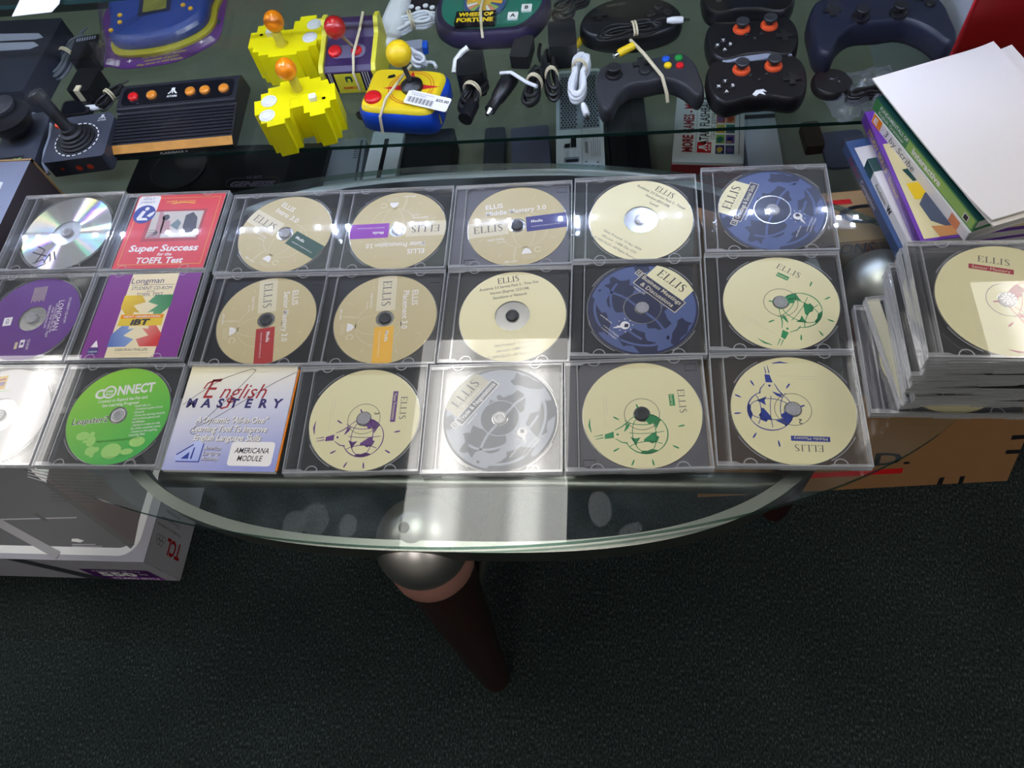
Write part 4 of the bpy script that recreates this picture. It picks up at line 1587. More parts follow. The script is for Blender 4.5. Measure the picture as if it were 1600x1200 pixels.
m.rect(.0015, Z0 + zt - .0015, -.54, -.2745, -.0003, M('ac_lit_side', 'dddbe2', .5))  # paler panel paints in the light that falls on this side
m.text('TCL', .044, -.311, .024, 0, 'red', w=.044, bold=.03)
for k in range(5):
    m.M = T1 @ Matrix.Translation((-.689 + .0004, 0, 0)) @ Matrix(((0, 0, 1, 0), (0, -1, 0, 0), (1, 0, 0, 0), (0, 0, 0, 1))) @ Matrix.Translation((.076 + .0085 * (k % 3) + (.0042 if k > 2 else 0), -.317 + (.006 if k > 2 else 0), 0))
    m.ann(.0042, .0049, 0, 'inkgrey', 20)
m.M = T1 @ Matrix.Translation((-.689 + .0004, 0, 0)) @ Matrix(((0, 0, 1, 0), (0, -1, 0, 0), (1, 0, 0, 0), (0, 0, 0, 1)))
for k, s in enumerate(('Portable air conditioner', 'Climatiseur', 'Acondicionador')):
    m.text(s, .07, -.335 - .012 * k, .005, 0, 'inkgrey', w=.07 - .014 * k)
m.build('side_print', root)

p = at(48, 250, -.025)
root = thing('storage_box', 'grey box with tan cardboard edges at the left of the table', 'box', (p.x, p.y, 0))
M('box_blue_grey', '8289a0', .5); M('box_brown', '4a4248', .7)
hz = Z0 - .025
m = MB(); m.box(-.40, 0, -.185, 0, 0, hz, 'box_brown', 'box_blue_grey'); m.build('carton', root)
m = MB()
m.box(-.003, .0015, -.001, .0025, 0, hz + .001, 'card_inner')
m.box(-.40, .0015, -.001, .002, hz - .004, hz + .0012, 'card_inner')
m.build('torn_edge', root)['label'] = 'tan torn cardboard edge'
m = MB()
for k in (0, 1):
    m.tube([(.0008, -.030 - .012 * k, hz - .045 - .01 * k), (.002, -.034 - .012 * k, hz - .046 - .01 * k), (.002, -.044 - .012 * k, hz - .05 - .01 * k), (.0008, -.048 - .012 * k, hz - .051 - .01 * k)], .0008, 'chrome', 6)
m.build('staples', root)
m = MB()
m.poly(rrect(-.062, -.026, -.062, -.040, .004), hz + .0004, 'white')
m.rect(-.04, -.012, -.14, -.085, hz + .0004, 'dvd_blue')
m.build('sticker', root)

# ================================================================== game gear on the glass shelf
SZ = Z0 + SH


def on(px, py, h=0.0, z=SH):
    """place on the shelf below the pixel's point at height h above it"""
    a = at(px, py, z + h)
    return Vector((a.x, a.y, Z0 + z + .0004))


def sa(pa, pb, h=0.0, z=SH):
    return ang(pa, pb, z + h)


def xprof(m, prof, x0, x1, mat, smooth=False):
    n = len(prof)
    vs = [(x0, y, z) for y, z in prof] + [(x1, y, z) for y, z in prof]
    m.add(vs, [(i, n + i, n + (i + 1) % n, (i + 1) % n) for i in range(n)], mat, smooth)
    m.add(vs[:n], [tuple(range(n))], mat)
    m.add(vs[n:], [tuple(reversed(range(n)))], mat)


def face_front(m, y):
    """drawing plane facing the viewer (-y)"""
    m.M = m.M @ Matrix.Translation((0, y, 0)) @ Matrix(((1, 0, 0, 0), (0, 0, -1, 0), (0, 1, 0, 0), (0, 0, 0, 1)))


def dome(m, x, y, z, r, h, mat, n=24):
    sv = m.M.copy()
    m.M = m.M @ Matrix.Translation((x, y, z))
    m.lathe([(r, 0), (r, h * .55), (r * .9, h * .85), (r * .6, h), (.0001, h)], mat, n)
    m.M = sv


def logo_peaks(m, x, y, k, z, mat):
    """three strokes flaring out from a common top"""
    m.stroke([(x, y + k), (x, y - k)], k * .32, z, mat)
    for s in (-1, 1):
        m.stroke([(x + s * .32 * k, y + k), (x + s * .34 * k, y + .2 * k), (x + s * .6 * k, y - .5 * k), (x + s * 1.15 * k, y - k)], [k * .28, k * .3, k * .36, k * .42], z, mat)


# --- two yellow stepped joystick consoles
PIX = [(-6.5, -1), (-5.5, -1), (-5.5, -3.2), (-4.6, -3.2), (-4.6, -4.2), (-1.8, -4.2), (-1.8, -3.2), (-.9, -3.2), (-.9, -1.2), (1.3, -1.2), (1.3, -3), (2.2, -3), (2.2, -4), (4.6, -4), (4.6, -3), (5.5, -3), (5.5, -1.4), (6.5, -1.4),
       (6.5, 2.4), (5.5, 2.4), (5.5, 3.6), (4.4, 3.6), (4.4, 4.6), (2.6, 4.6), (2.6, 5.3), (-2.2, 5.3), (-2.2, 4.6), (-4.2, 4.6), (-4.2, 3.6), (-5.4, 3.6), (-5.4, 2.2), (-6.5, 2.2)]


def yellow_console(px, py, rot, label, flip, scale=1.0):
    H = .058 * scale
    t = thing('joystick_console', label, 'joystick console', on(px, py, H), rot, 'yellow joystick consoles')
    u = .0094 * scale
    m = MB(); m.prism([(x * u, y * u) for x, y in PIX], 0, H, 'yellow'); m.build('body', t, bevel=.0008)
    for bx, by in ((-4.1, 1.5), (-4.5, -1.7)):
        m = MB(); m.M = Matrix.Translation((bx * u, by * u, H))
        m.lathe([(1.28 * u, 0), (1.28 * u, .0012), (1.18 * u, .0020), (.98 * u, .0020), (.93 * u, .0008), (.88 * u, .0024), (.6 * u, .0030), (.0001, .0030)], 'white_plastic', 32)
        m.build('button', t)['label'] = 'white round button'
    m = MB(); m.M = Matrix.Translation((.6 * u, 2.6 * u, H))
    m.lathe([(1.25 * u, .0), (1.2 * u, .0012), (.9 * u, .0004)], 'yellow', 24)
    m.lathe([(.78 * u, .0), (.74 * u, .022), (.5 * u, .026)], M('dull_yellow', 'c9bb3a', .5), 20)
    stick = m.build('stick', t)
    m = MB(); m.sphere((.6 * u - .003, 2.6 * u - .002, H + .040), 1.62 * u, 'orange', 32, (1, 1, 1.06)); m.build('ball_top', stick)['label'] = 'glossy orange ball top'
    m = MB(); m.box(2.4 * u, 3.5 * u, -.9 * u, .2 * u, H, H + .007, 'white_plastic'); m.build('start_button', t, bevel=.0006)
    m = MB(); m.M = Matrix.Translation((4.6 * u, -.6 * u, H)); m.lathe([(.3 * u, .0003), (.0001, .0003)], 'black_matte', 12); m.build('screw', t)
    m = MB(); m.stroke([(-.8 * u, -.7 * u), (-.8 * u, .9 * u), (1 * u, .9 * u), (1 * u, 1.5 * u), (2.6 * u, 1.5 * u)], .0005, H + .0002, M('seam_yellow', 'b9ad05', .5)); m.build('seam', t)
    return t


yellow_console(461, 160, sa((398, 200), (520, 172), .05), 'front yellow stepped joystick console, at the edge of the glass shelf', False)
yellow_console(449, 54, sa((392, 74), (497, 62), .05) + pi, 'rear yellow stepped joystick console, behind the other yellow one', True)

# --- purple cabinet joystick
t = thing('cabinet_joystick', 'purple joystick shaped like an arcade cabinet with yellow trim and red ball', 'joystick console', on(563, 116, 0), sa((505, 97), (590, 92), .03))
M('cab_purple', '35214f', .4); M('cab_yellow', 'd9d23a', .45); M('cab_grey', '6c6680', .4)
m = MB(); xprof(m, [(-.040, 0), (.042, 0), (.046, .070), (.030, .072), (.014, .056), (-.036, .046), (-.044, .040)], -.038, .038, 'cab_purple'); m.build('cabinet', t, bevel=.0015)
for s in (-1, 1):
    m = MB(); xprof(m, [(-.044, 0), (.046, 0), (.049, .074), (.032, .078), (.014, .062), (-.038, .051), (-.048, .044)], s * .0415 - .0035, s * .0415 + .0035, 'cab_yellow'); m.build('side_panel', t, bevel=.001)
m = MB(); q = Matrix.Translation((.0, -.012, .0512)) @ Matrix.Rotation(math.atan2(.010, .05), 4, 'X'); m.M = q
m.prism(rrect(-.030, .026, -.012, .012, .010), 0, .0012, 'cab_grey'); plate = m.build('control_plate', t)
m = MB(); m.M = q; dome(m, -.022, .0, .001, .0105, .006, 'red'); m.build('button', t)['label'] = 'red round button'
m = MB(); m.M = q; dome(m, .012, .0, .001, .0085, .004, 'red'); m.tube([(.012, 0, .003), (-.004, .004, .036)], .0028, 'chrome', 12); st = m.build('stick', t)
m = MB(); m.M = q; m.sphere((-.007, .005, .046), .0160, M('ball_red', 'b01018', .2, coat=.6), 32, (1, 1, 1.08)); m.build('ball_top', st)['label'] = 'glossy red ball top'
m = MB(); face_front(m, -.0448)
m.rect(-.024, .018, .002, .038, 0, 'cab_yellow'); m.text('NAMCO', -.003, .012, .0045, .0003, 'red', w=.024, bold=.03)
m.poly(rrect(-.008, .003, .022, .033, .003), .0003, 'book_teal'); m.poly(rrect(-.005, .0, .022, .029, .001), .0005, 'cab_yellow')
for x in (-.032, -.029, .022, .026, .030):
    m.stroke([(x, .004), (x, .040)], .0012, 0, 'white')
m.build('front_print', t)
m = MB(); m.tube([(.010, -.0465, .008), (.009, -.047, .040), (.012, -.030, .060), (.018, .012, .070), (.022, .040, .080)], .0022, 'band', 6); m.build('rubber_band', t)

# --- blue and yellow joystick with a starburst
t = thing('joystick_console', 'blue and yellow joystick with a red starburst and price tag', 'joystick console', on(640, 175, 0), sa((578, 172), (676, 178), .02))
M('js_blue', '1646b4', .35); M('js_yellow', 'e7cb22', .35); M('js_red', 'c9252b', .4); M('js_grey', '55606c', .4)
o = smooth_closed([(-.056, -.044), (.0, -.049), (.056, -.044), (.062, .0), (.056, .044), (.0, .049), (-.056, .044), (-.062, 0)], 5)
m = MB(); m.pillow(o, [(0, .004), (.006, 0), (.030, .0), (.036, .004)], 'js_blue'); m.build('base', t)
m = MB(); m.pillow(o, [(.0362, .0045), (.040, .006), (.043, .010)], 'js_yellow'); top = m.build('top_shell', t)
m = MB()
pts = []
for k in range(8):
    a = R_(45 * k + 8); r = .044 if k % 2 == 0 else .012
    pts.append((.012 + r * cos(a), .004 + r * .8 * sin(a)))
m.poly(pts, .0433, 'js_red')
for r in (.030, .034):
    sv = m.M; m.M = Matrix.Translation((.012, .004, 0)); m.ann(r, r + .0009, .0435, 'js_red', 40); m.M = sv
m.poly([(-.030, .026), (-.022, .030), (-.018, .026), (-.022, .022), (-.030, .020)], .0433, 'ink')
m.build('top_print', t)
m = MB(); m.M = Matrix.Translation((.014, .004, .043)); m.lathe([(.0165, 0), (.0165, .006), (.012, .010), (.006, .013)], 'black_plastic', 28)
m.tube([(0, 0, .010), (-.007, .004, .040)], .0035, 'charcoal', 12); st = m.build('stick', t)
m = MB(); m.sphere((.005, .010, .097), .0185, 'gold', 32); m.build('ball_top', st)['label'] = 'glossy yellow ball top'
m = MB(); dome(m, -.040, -.022, .0425, .0130, .006, 'red'); m.build('button', t)['label'] = 'red round button'
m = MB(); m.M = Matrix.Translation((.0622, 0, 0)) @ Matrix(((0, 0, 1, 0), (1, 0, 0, 0), (0, 1, 0, 0), (0, 0, 0, 1)))
m.poly(rrect(-.034, .030, .008, .030, .006), 0, 'gold'); m.poly(rrect(-.031, .027, .010, .028, .005), .0003, 'js_grey'); m.poly(rrect(-.024, -.014, .012, .020, .001), .0005, 'ink'); m.poly(rrect(.0, .014, .016, .022, .002), .0005, 'ac_dark')
m.build('side_plate', t)
m = MB(); m.tube([(-.002, .052, .042), (-.004, .02, .050), (-.016, -.03, .050), (-.022, -.052, .036), (-.024, -.056, .010)], .0022, 'band', 6); m.build('rubber_band', t)
p = on(668, 158, .047)
m = MB()
m.prism(rrect(-.034, .034, -.0125, .0125, .003), 0, .0006, 'white')
for k in range(22):
    m.stroke([(-.030 + k * .0019, -.009), (-.030 + k * .0019, .001)], .0004 + .0010 * ((k * 7) % 3) / 2, .0008, 'ink')
m.text('$25.00', .022, .0045, .0045, .0008, 'ink', w=.020, bold=.03)
m.text('PLUG & PLAY JOYSTICK', -.010, .0085, .0022, .0008, 'inkgrey', w=.036)
m.text('TESTED', -.016, .0050, .0022, .0008, 'inkgrey', w=.024)
tag(m.build('price_tag', loc=(p.x, p.y, SZ + .0475), rot=(R_(6), R_(3), sa((620, 150), (685, 162), .047))), 'white bar code price tag on the blue and yellow joystick', 'price tag')


def coil(px, py, rot, Lx, Wx, loops, r, mat, name, label, seed, band='band', plug=None, cat='cable', group=None, height=None, ends=True, z=SH, h=0.0, bandx=0.0):
    """a cord wound in long loops and tied round the middle"""
    rn = random.Random(seed)
    t = thing(name, label, cat, on(px, py, h, z) + Vector((0, 0, h + .0014)), rot, group)
    pts = []
    for k in range(loops):
        l, w = Lx / 2 * rn.uniform(.75, 1.0), Wx / 2 * rn.uniform(.55, 1.0)
        ox, oy, oz = rn.uniform(-.05, .05) * Lx, rn.uniform(-.10, .10) * Wx, r + (k % 4) * r * 1.7
        for i in range(16):
            a = 2 * pi * i / 16
            x, y = l * cos(a), w * sin(a)
            pinch = .38 + .62 * abs(cos(a)) ** .9
            pts.append((ox * abs(cos(a)) + x, (oy + y) * (pinch if abs(bandx) < .5 * Lx else 1), oz + r * 1.2 * (1 - abs(cos(a)))))
    if ends:
        pts += [(Lx * .35, Wx * .3, r), (Lx * .55, Wx * .45, r), (Lx * .75, Wx * .3, r)]
    pts = smooth_open(pts, 2)
    m = MB(); m.tube([tuple(p) for p in pts], r, mat, 7); m.build('cord', t)
    if band:
        hh = r * 9
        m = MB()
        for k in range(2):
            x = bandx + (k - .5) * .004
            m.tube([(x, Wx * .30 * cos(a * pi / 8), hh * .66 + hh * .62 * sin(a * pi / 8)) for a in range(16)], .0016, band, 6, closed=True)
        m.build('tie', t)
    if plug:
        pm, tipm, px_, py_, pr = plug
        m = MB(); m.M = Matrix.Translation((px_, py_, .006)) @ Matrix.Rotation(pr, 4, 'Z')
        m.tube([(0, 0, 0), (.008, 0, 0), (.022, 0, 0), (.024, 0, 0)], [.0035, .0052, .0052, .0035], pm, 12)
        pl = m.build('plug', t)
        m = MB(); m.M = Matrix.Translation((px_, py_, .006)) @ Matrix.Rotation(pr, 4, 'Z')
        m.tube([(.024, 0, 0), (.033, 0, 0)], .0018, tipm, 8); m.build('tip', pl)
    return t


CB = 'tied cables on the shelf'
coil(600, 188, R_(-4), .085, .030, 8, .0016, 'black_cord', 'cable', 'thin black cable tied at the front of the blue and yellow joystick', 1, plug=('white_plastic', 'chrome', .045, -.012, R_(-8)), group=CB, bandx=.012)
coil(572, 130, R_(15), .052, .030, 5, .0016, 'black_cord', 'cable', 'thin black cable with a white plug beside the purple cabinet joystick', 2, plug=('white_plastic', 'chrome', -.018, .004, R_(165)), group=CB)

# --- woodgrain striped console
t = thing('game_console', 'ribbed black game console with orange wood stripe and row of round buttons', 'game console', on(279, 178, .02), sa((172, 232), (377, 214), .0))
prof = [(-.066, 0), (-.067, .010), (-.057, .0185), (.004, .0265), (.006, .0335), (.050, .0365), (.060, .0335), (.066, .004), (.064, 0)]
m = MB(); xprof(m, prof, -.0985, .0985, M('console_black', '23242d', .42)); m.build('body', t, bevel=.0015)
m = MB(); sl = math.atan2(.008, .061)
for k in range(9):
    y = -.0535 + k * .0064
    z = .0185 + (y + .057) * .131
    m.box(-.096, .096, y, y + .0036, z - .002, z + .0028, 'console_black')
m.build('ribs', t)
m = MB(); m.add([(-.0985, -.0674, .0105), (.0985, -.0674, .0105), (.0985, -.0573, .0190), (-.0985, -.0573, .0190)], [(0, 1, 2, 3)], 'wood_stripe'); m.build('wood_stripe', t)['label'] = 'orange wood grain stripe'
q = Matrix.Translation((0, .006, .0338)) @ Matrix.Rotation(math.atan2(.003, .044), 4, 'X')
m = MB(); m.M = q; m.prism(rrect(-.092, .092, .006, .042, .008), 0, .0009, M('panel_black', '101119', .25)); m.build('control_panel', t)
for x, mt in ((-.073, 'red'), (-.042, 'orange_button'), (.022, 'orange_button'), (.046, 'orange_button'), (.077, 'orange_button')):
    M('orange_button', 'e08a2e', .3, coat=.3)
    m = MB(); m.M = q; dome(m, x, .022, .0008, .0082, .0045, mt); m.build('button', t)['label'] = 'red round button' if mt == 'red' else 'orange round button'
m = MB(); m.M = q; logo_peaks(m, -.008, .028, .006, .0012, 'white'); m.text('ATARI', -.008, .0165, .0042, .0012, 'white', w=.017, bold=.03); m.build('emblem', t)
m = MB(); face_front(m, -.0672); m.text('FLASHBACK 4', .0, .005, .004, .0, 'white', w=.045, italic=.2, bold=.02); m.build('front_print', t)

# --- square black joystick
t = thing('joystick', 'square black joystick with ringed rubber boot beside the striped console', 'joystick', on(124, 214, .030), sa((76, 252), (166, 240), .03))
m = MB(); m.prism([(-.046, -.048), (.046, -.048), (.050, -.044), (.050, .036), (.040, .048), (-.040, .048), (-.050, .038), (-.050, -.044)], 0, .030, 'slate_plastic'); m.build('base', t, bevel=.002)
m = MB(); sv = m.M; m.M = Matrix.Translation((-.002, -.006, 0)); m.ann(.031, .036, .0304, 'black_matte', 40)
for k in range(24):
    a = 2 * pi * k / 24
    m.stroke([(.0345 * cos(a), .0345 * sin(a)), (.0345 * cos(a + .17), .0345 * sin(a + .17))], .0022, .0307, 'white')
m.M = sv
logo_peaks(m, .030, .039, .0045, .0304, 'white'); m.text('ATARI', .030, .031, .0034, .0304, 'white', w=.014, bold=.02)
m.build('top_print', t)
m = MB(); m.M = Matrix.Translation((-.002, -.006, .030))
m.lathe([(.029, 0), (.029, .003), (.025, .004), (.025, .007), (.021, .008), (.021, .011), (.017, .012), (.017, .016), (.012, .018), (.011, .024)], 'black_matte', 32); m.build('boot', t)
m = MB(); m.tube([(-.002, -.006, .048), (-.008, .0, .066), (-.020, .010, .110), (-.0205, .0105, .112)], [.009, .0085, .0115, .008], 'black_matte', 8); m.build('stick', t)
m = MB(); m.M = Matrix.Translation((-.040, .030, .030)); dome(m, 0, 0, 0, .0055, .005, M('fire_red', 'd2452b', .4)); m.build('fire_button', t)['label'] = 'orange red fire button'
m = MB(); face_front(m, -.0482)
for x in (.0, .018):
    m.poly(circ(x, .012, .005, 16), 0, 'fire_red')
m.poly(circ(-.026, .014, .003, 10), 0, 'fire_red'); m.build('front_buttons', t)

# --- black dome topped gadget
t = thing('dock_gadget', 'dark grey gadget with round black bowl and grey disc top, left of the joystick', 'gadget', on(36, 226, .02), R_(6))
m = MB(); m.prism(rrect(-.034, .036, -.050, .062, .006), 0, .026, 'slate_plastic'); m.build('base', t, bevel=.002)
m = MB(); m.M = Matrix.Translation((-.004, .020, .026)); m.lathe([(.010, 0), (.028, .012), (.036, .030), (.036, .036), (.030, .036)], 'black_plastic', 36); m.build('bowl', t)
m = MB(); m.M = Matrix.Translation((-.012, .034, .066)); m.lathe([(.022, 0), (.022, .005), (.018, .007), (.0001, .007)], 'charcoal', 32); m.tube([(0, 0, 0), (.006, -.012, -.028)], .006, 'black_plastic', 10); m.build('disc_top', t)
m = MB(); m.rect(-.024, .016, -.048, -.032, .0264, 'ink'); m.rect(-.021, -.006, -.045, -.039, .0266, 'white')
m.stroke(arc(.002, -.042, .005, .004, 0, 330, 14), .0012, .0266, 'lime'); m.stroke([(-.004, -.047), (.010, -.037)], .0014, .0266, 'lime'); m.stroke([(.007, -.042), (.012, -.037), (.013, -.042)], .001, .0266, 'lime'); m.build('label', t)
t = thing('grey_strip', 'pale grey curved plastic strip between the gadget and the joystick', 'strip', on(66, 205, .02), 0)
m = MB(); m.tube([tuple(at(px, py, SH + .02) - t.location) for px, py in ((52, 178), (68, 184), (80, 196), (78, 215), (70, 238), (68, 256), (76, 272))], .0028, M('pale_grey', '8d92a2', .5), 8); m.build('strip', t)

# --- handheld in a blister pack
t = thing('blister_pack', 'purple carded blister pack holding a blue handheld game', 'toy pack', on(255, 50, .02) + Vector((0, 0, .010)), sa((205, 108), (315, 88), .02))
M('pack_purple', '5b2a78', .4); M('pack_yellow', 'b9b02a', .4); M('toy_blue', '26418f', .4); M('lcd', '8d8a3a', .3); M('pack_orange', 'b9562c', .5)
co = smooth_closed([(-.095, -.048), (-.06, -.062), (.02, -.066), (.075, -.046), (.098, -.020), (.105, .06), (.105, .11), (-.105, .11), (-.107, .0), (-.105, -.045)], 5)
m = MB(); m.prism(co, .0, .0012, 'pack_purple'); m.build('card', t)
bo = smooth_closed([(-.088, -.022), (-.04, -.040), (.03, -.038), (.082, -.010), (.092, .04), (.088, .095), (-.088, .095), (-.094, .03)], 5)
m = MB(); m.prism(bo, .0013, .006, 'pack_yellow'); m.build('tray', t)
m = MB(); bo2 = [(x * .93 - .002, y * .93 + .008) for x, y in bo]
m.pillow(bo2, [(.006, .002), (.010, 0), (.022, .0), (.028, .004), (.030, .010)], 'toy_blue'); hh = m.build('handheld', t)
m = MB(); m.poly(rrect(-.036, .022, .022, .075, .004), .0304, M('toy_dark', '1c2547', .4)); m.poly(rrect(-.028, .014, .030, .068, .003), .0307, 'lcd'); m.build('screen', hh)
for x, y in ((-.068, .034), (-.066, .016), (.046, .048), (.044, .030), (.058, .018), (-.080, .000)):
    m = MB(); dome(m, x, y, .0295, .0042, .003, 'band_amber', 14); m.build('button', hh)
m = MB(); z = .0015
for i, (s_, w) in enumerate((('\u2022The PASSWORD IS: FUN!', .078), ('\u2022Hundreds of games!', .062), ('\u2022Play alone or with friends.', .082))):
    m.text(s_, .0 - .003 * i, -.0435 - .0078 * i, .0048, z, 'pack_yellow', w=w, bold=.02, italic=.1)
for x, y in ((-.06, -.045), (.065, -.030)):
    m.poly([(x + (.006 if k % 2 == 0 else .0016) * cos(k * pi / 4), y + (.006 if k % 2 == 0 else .0016) * sin(k * pi / 4)) for k in range(8)], z, 'white_print')
m.poly(circ(.092, .012, .006, 12), z, 'book_teal')
m.build('card_print', t)
m = MB(); m.pillow([(x * 1.04, y * 1.04 + .002) for x, y in co], [(.0, 0), (.006, 0), (.010, .010), (.034, .014), (.038, .020)], 'blister'); m.build('clear_shell', t)
t.rotation_euler.x = R_(4)

# --- leads and adapters at the left
coil(112, 96, R_(80), .11, .040, 7, .0022, 'grey_cord', 'cable', 'dull grey cable tied with a tan band, left of the blister pack', 4, group=CB, h=.004)
coil(70, 68, R_(70), .07, .045, 6, .0024, 'black_cord', 'cable', 'black cable bundle with a tan band near the left edge', 5, group=CB, h=.002)


def brick(px, py, rot, w, l, h, mat, name, label, cat='adapter', extra=None, z=SH):
    t = thing(name, label, cat, on(px, py, h, z), rot)
    m = MB(); m.prism(rrect(-w / 2, w / 2, -l / 2, l / 2, min(w, l) * .14), 0, h, mat); m.build('housing', t, bevel=.002)
    if extra:
        extra(t, w, l, h)
    return t


def vents(t, w, l, h):
    m = MB()
    for k in range(8):
        m.rect(-w * .4 + k * w * .1, -w * .4 + k * w * .1 + w * .05, l * .30, l * .44, h + .0003, 'pale_grey')
    m.build('vents', t)


def screen_shine(t, w, l, h):
    m = MB(); m.poly(rrect(-w * .42, w * .42, -l * .40, l * .40, .003), h + .0004, 'panel_black'); m.build('screen', t)


def prong(t, w, l, h):
    m = MB(); m.box(-w * .1, w * .12, -l * .52 - .001, -l * .3, h * .4, h + .002, 'band'); m.build('tape', t)


brick(132, 74, R_(8), .045, .060, .028, 'black_plastic', 'power_adapter', 'black power adapter with a vented top, behind the grey cable', extra=vents)
brick(130, 124, R_(-4), .040, .055, .032, 'black_plastic', 'power_adapter', 'glossy black power adapter below the blister pack', extra=prong)
brick(118, 168, R_(4), .050, .036, .012, 'black_plastic', 'small_screen', 'small shiny black screen behind the joystick', 'screen', extra=screen_shine)
coil(178, 158, R_(60), .06, .03, 5, .0018, 'black_cord', 'cable', 'black cable with a grey tipped plug between joystick and striped console', 6, plug=('white_plastic', 'chrome', -.026, .0, R_(120)), group=CB)
t = thing('game_console', 'dark blue grey slab console at the left edge with pale slots', 'game console', on(22, 92, .05), R_(-2))
m = MB(); m.prism(rrect(-.080, .050, -.080, .10, .006), 0, .05, 'dark_navy_plastic'); m.build('body', t, bevel=.004)
for k in range(2):
    m = MB(); m.poly([(p.x, p.y) for p in [Vector((-.07, .020 + .026 * k)), Vector((.02, .022 + .024 * k)), Vector((.034, .030 + .020 * k)), Vector((.02, .040 + .022 * k)), Vector((-.07, .042 + .024 * k))]], .0504, 'pale_grey'); m.build('slot_trim', t)
p = at(50, 6, .108)
m = MB(); m.prism([(-.03, -.012), (.028, -.012), (.034, .004), (.03, .03), (-.03, .03)], 0, .001, 'white')
tag(m.build('price_tag', loc=(p.x, p.y, Z0 + .1008), rot=R_(3)), 'white paper tag on the upper glass shelf at the left', 'price tag')
p = on(86, 22, .02)
m = MB(); m.prism(rrect(-.022, .022, -.014, .014, .003), 0, .0008, 'white')
for k in range(9):
    m.stroke([(-.004 + k * .0024, -.008), (-.004 + k * .0024, .006)], .0011, .001, 'ink')
tag(m.build('price_tag', loc=(p.x, p.y, SZ + .0525), rot=R_(-25)), 'white bar code tag beside the slab console', 'price tag')

# --- white remote with cable
t = thing('motion_controller', 'white hand controller lying behind the blue and yellow joystick', 'controller', on(615, 28, .02), R_(82))
m = MB(); m.pillow(smooth_closed([(-.07, -.016), (-.02, -.019), (.05, -.017), (.062, 0), (.05, .017), (-.02, .019), (-.07, .016), (-.078, 0)], 4), [(0, .006), (.008, 0), (.020, .0), (.028, .006), (.030, .011)], 'white_plastic'); m.build('body', t)
m = MB(); m.prism(rrect(-.078, -.070, -.010, .010, .004), .010, .022, 'blue'); m.build('connector', t)
coil(646, 46, R_(20), .095, .046, 6, .0026, 'white_cord', 'cable', 'white cable loops tied with a tan band beside the white controller', 8, group=CB, h=.004)
coil(650, 100, R_(-40), .05, .034, 5, .0026, 'white_cord', 'cable', 'short white cable loops behind the yellow ball top', 9, group=CB, h=.002, band=None)
brick(700, 18, R_(0), .030, .022, .020, 'white_plastic', 'cable_plug', 'boxy white cable plug left of the quiz handheld', 'plug')
brick(645, 70, R_(5), .030, .022, .016, 'pale_grey', 'cable_plug', 'pale plug with a blue side behind the yellow ball top', 'plug', extra=lambda t, w, l, h: MB().box(w * .5, w * .5 + .008, -l * .4, l * .4, .002, h - .002, 'blue').build('connector', t))
brick(660, 8, R_(0), .060, .040, .018, 'black_plastic', 'remote_keypad', 'black keypad with white buttons behind the white cable', 'remote', extra=lambda t, w, l, h: [MB().prism(circ(-w * .3 + k * w * .2, -l * .1 - .006 * (k % 2), .0045, 14), h, h + .002, 'white_plastic').build('button', t) for k in range(4)])

# --- quiz handheld
t = thing('quiz_handheld', 'dark teal and purple quiz handheld with a colourful wheel', 'handheld game', on(765, 30, .03), sa((728, 44), (782, 42), .03))
M('quiz_purple', '27203f', .4); M('quiz_teal', '1d6f5e', .45)
qo = smooth_closed([(-.09, .06), (-.05, .075), (.05, .075), (.09, .055), (.088, .01), (.06, -.03), (.03, -.038), (-.04, -.038), (-.075, -.022), (-.092, .01)], 5)
m = MB(); m.pillow(qo, [(0, .006), (.008, 0), (.024, 0), (.032, .006)], 'quiz_purple'); m.build('body', t)
m = MB(); m.prism([(x * .86, y * .86 + .008) for x, y in qo], .0322, .0335, 'quiz_teal'); m.build('face_plate', t)
m = MB(); m.M = Matrix.Translation((-.010, .030, .034)); m.lathe([(.034, 0), (.034, .004), (.030, .006)], 'dvd_blue', 40)
cols = ['art_gold', 'white_print', 'peach', 'book_lime', 'ocean', 'band_amber']
for k in range(24):
    a, b = 2 * pi * k / 24, 2 * pi * (k + .9) / 24
    m.poly([(.012 * cos(a), .012 * sin(a)), (.029 * cos(a), .029 * sin(a)), (.029 * cos(b), .029 * sin(b)), (.012 * cos(b), .012 * sin(b))], .0064, cols[k % 6])
m.poly(circ(0, 0, .012, 24), .0066, 'art_gold'); m.build('wheel', t)
m = MB(); m.box(-.052, .012, -.024, .006, .033, .041, 'panel_black')
m.text('WHEEL OF', -.020, -.0025, .0085, .0413, 'gold', w=.055, bold=.05); m.text('FORTUNE', -.020, -.0155, .0090, .0413, 'gold', w=.058, bold=.05); m.build('name_plate', t)
for x, y, c in ((.038, -.002, 'A'), (.058, .016, 'B')):
    m = MB(); m.M = Matrix.Translation((x, y, .0335)); m.prism(rrect(-.008, .008, -.008, .008, .001), 0, .003, 'white'); m.text(c, 0, 0, .008, .0032, 'ink', bold=.03); m.build('button', t)
m = MB(); m.tube([(-.012, .05, .042), (-.012, .0, .047), (-.008, -.03, .040), (-.006, -.042, .028)], .0022, 'band', 6); m.build('rubber_band', t)

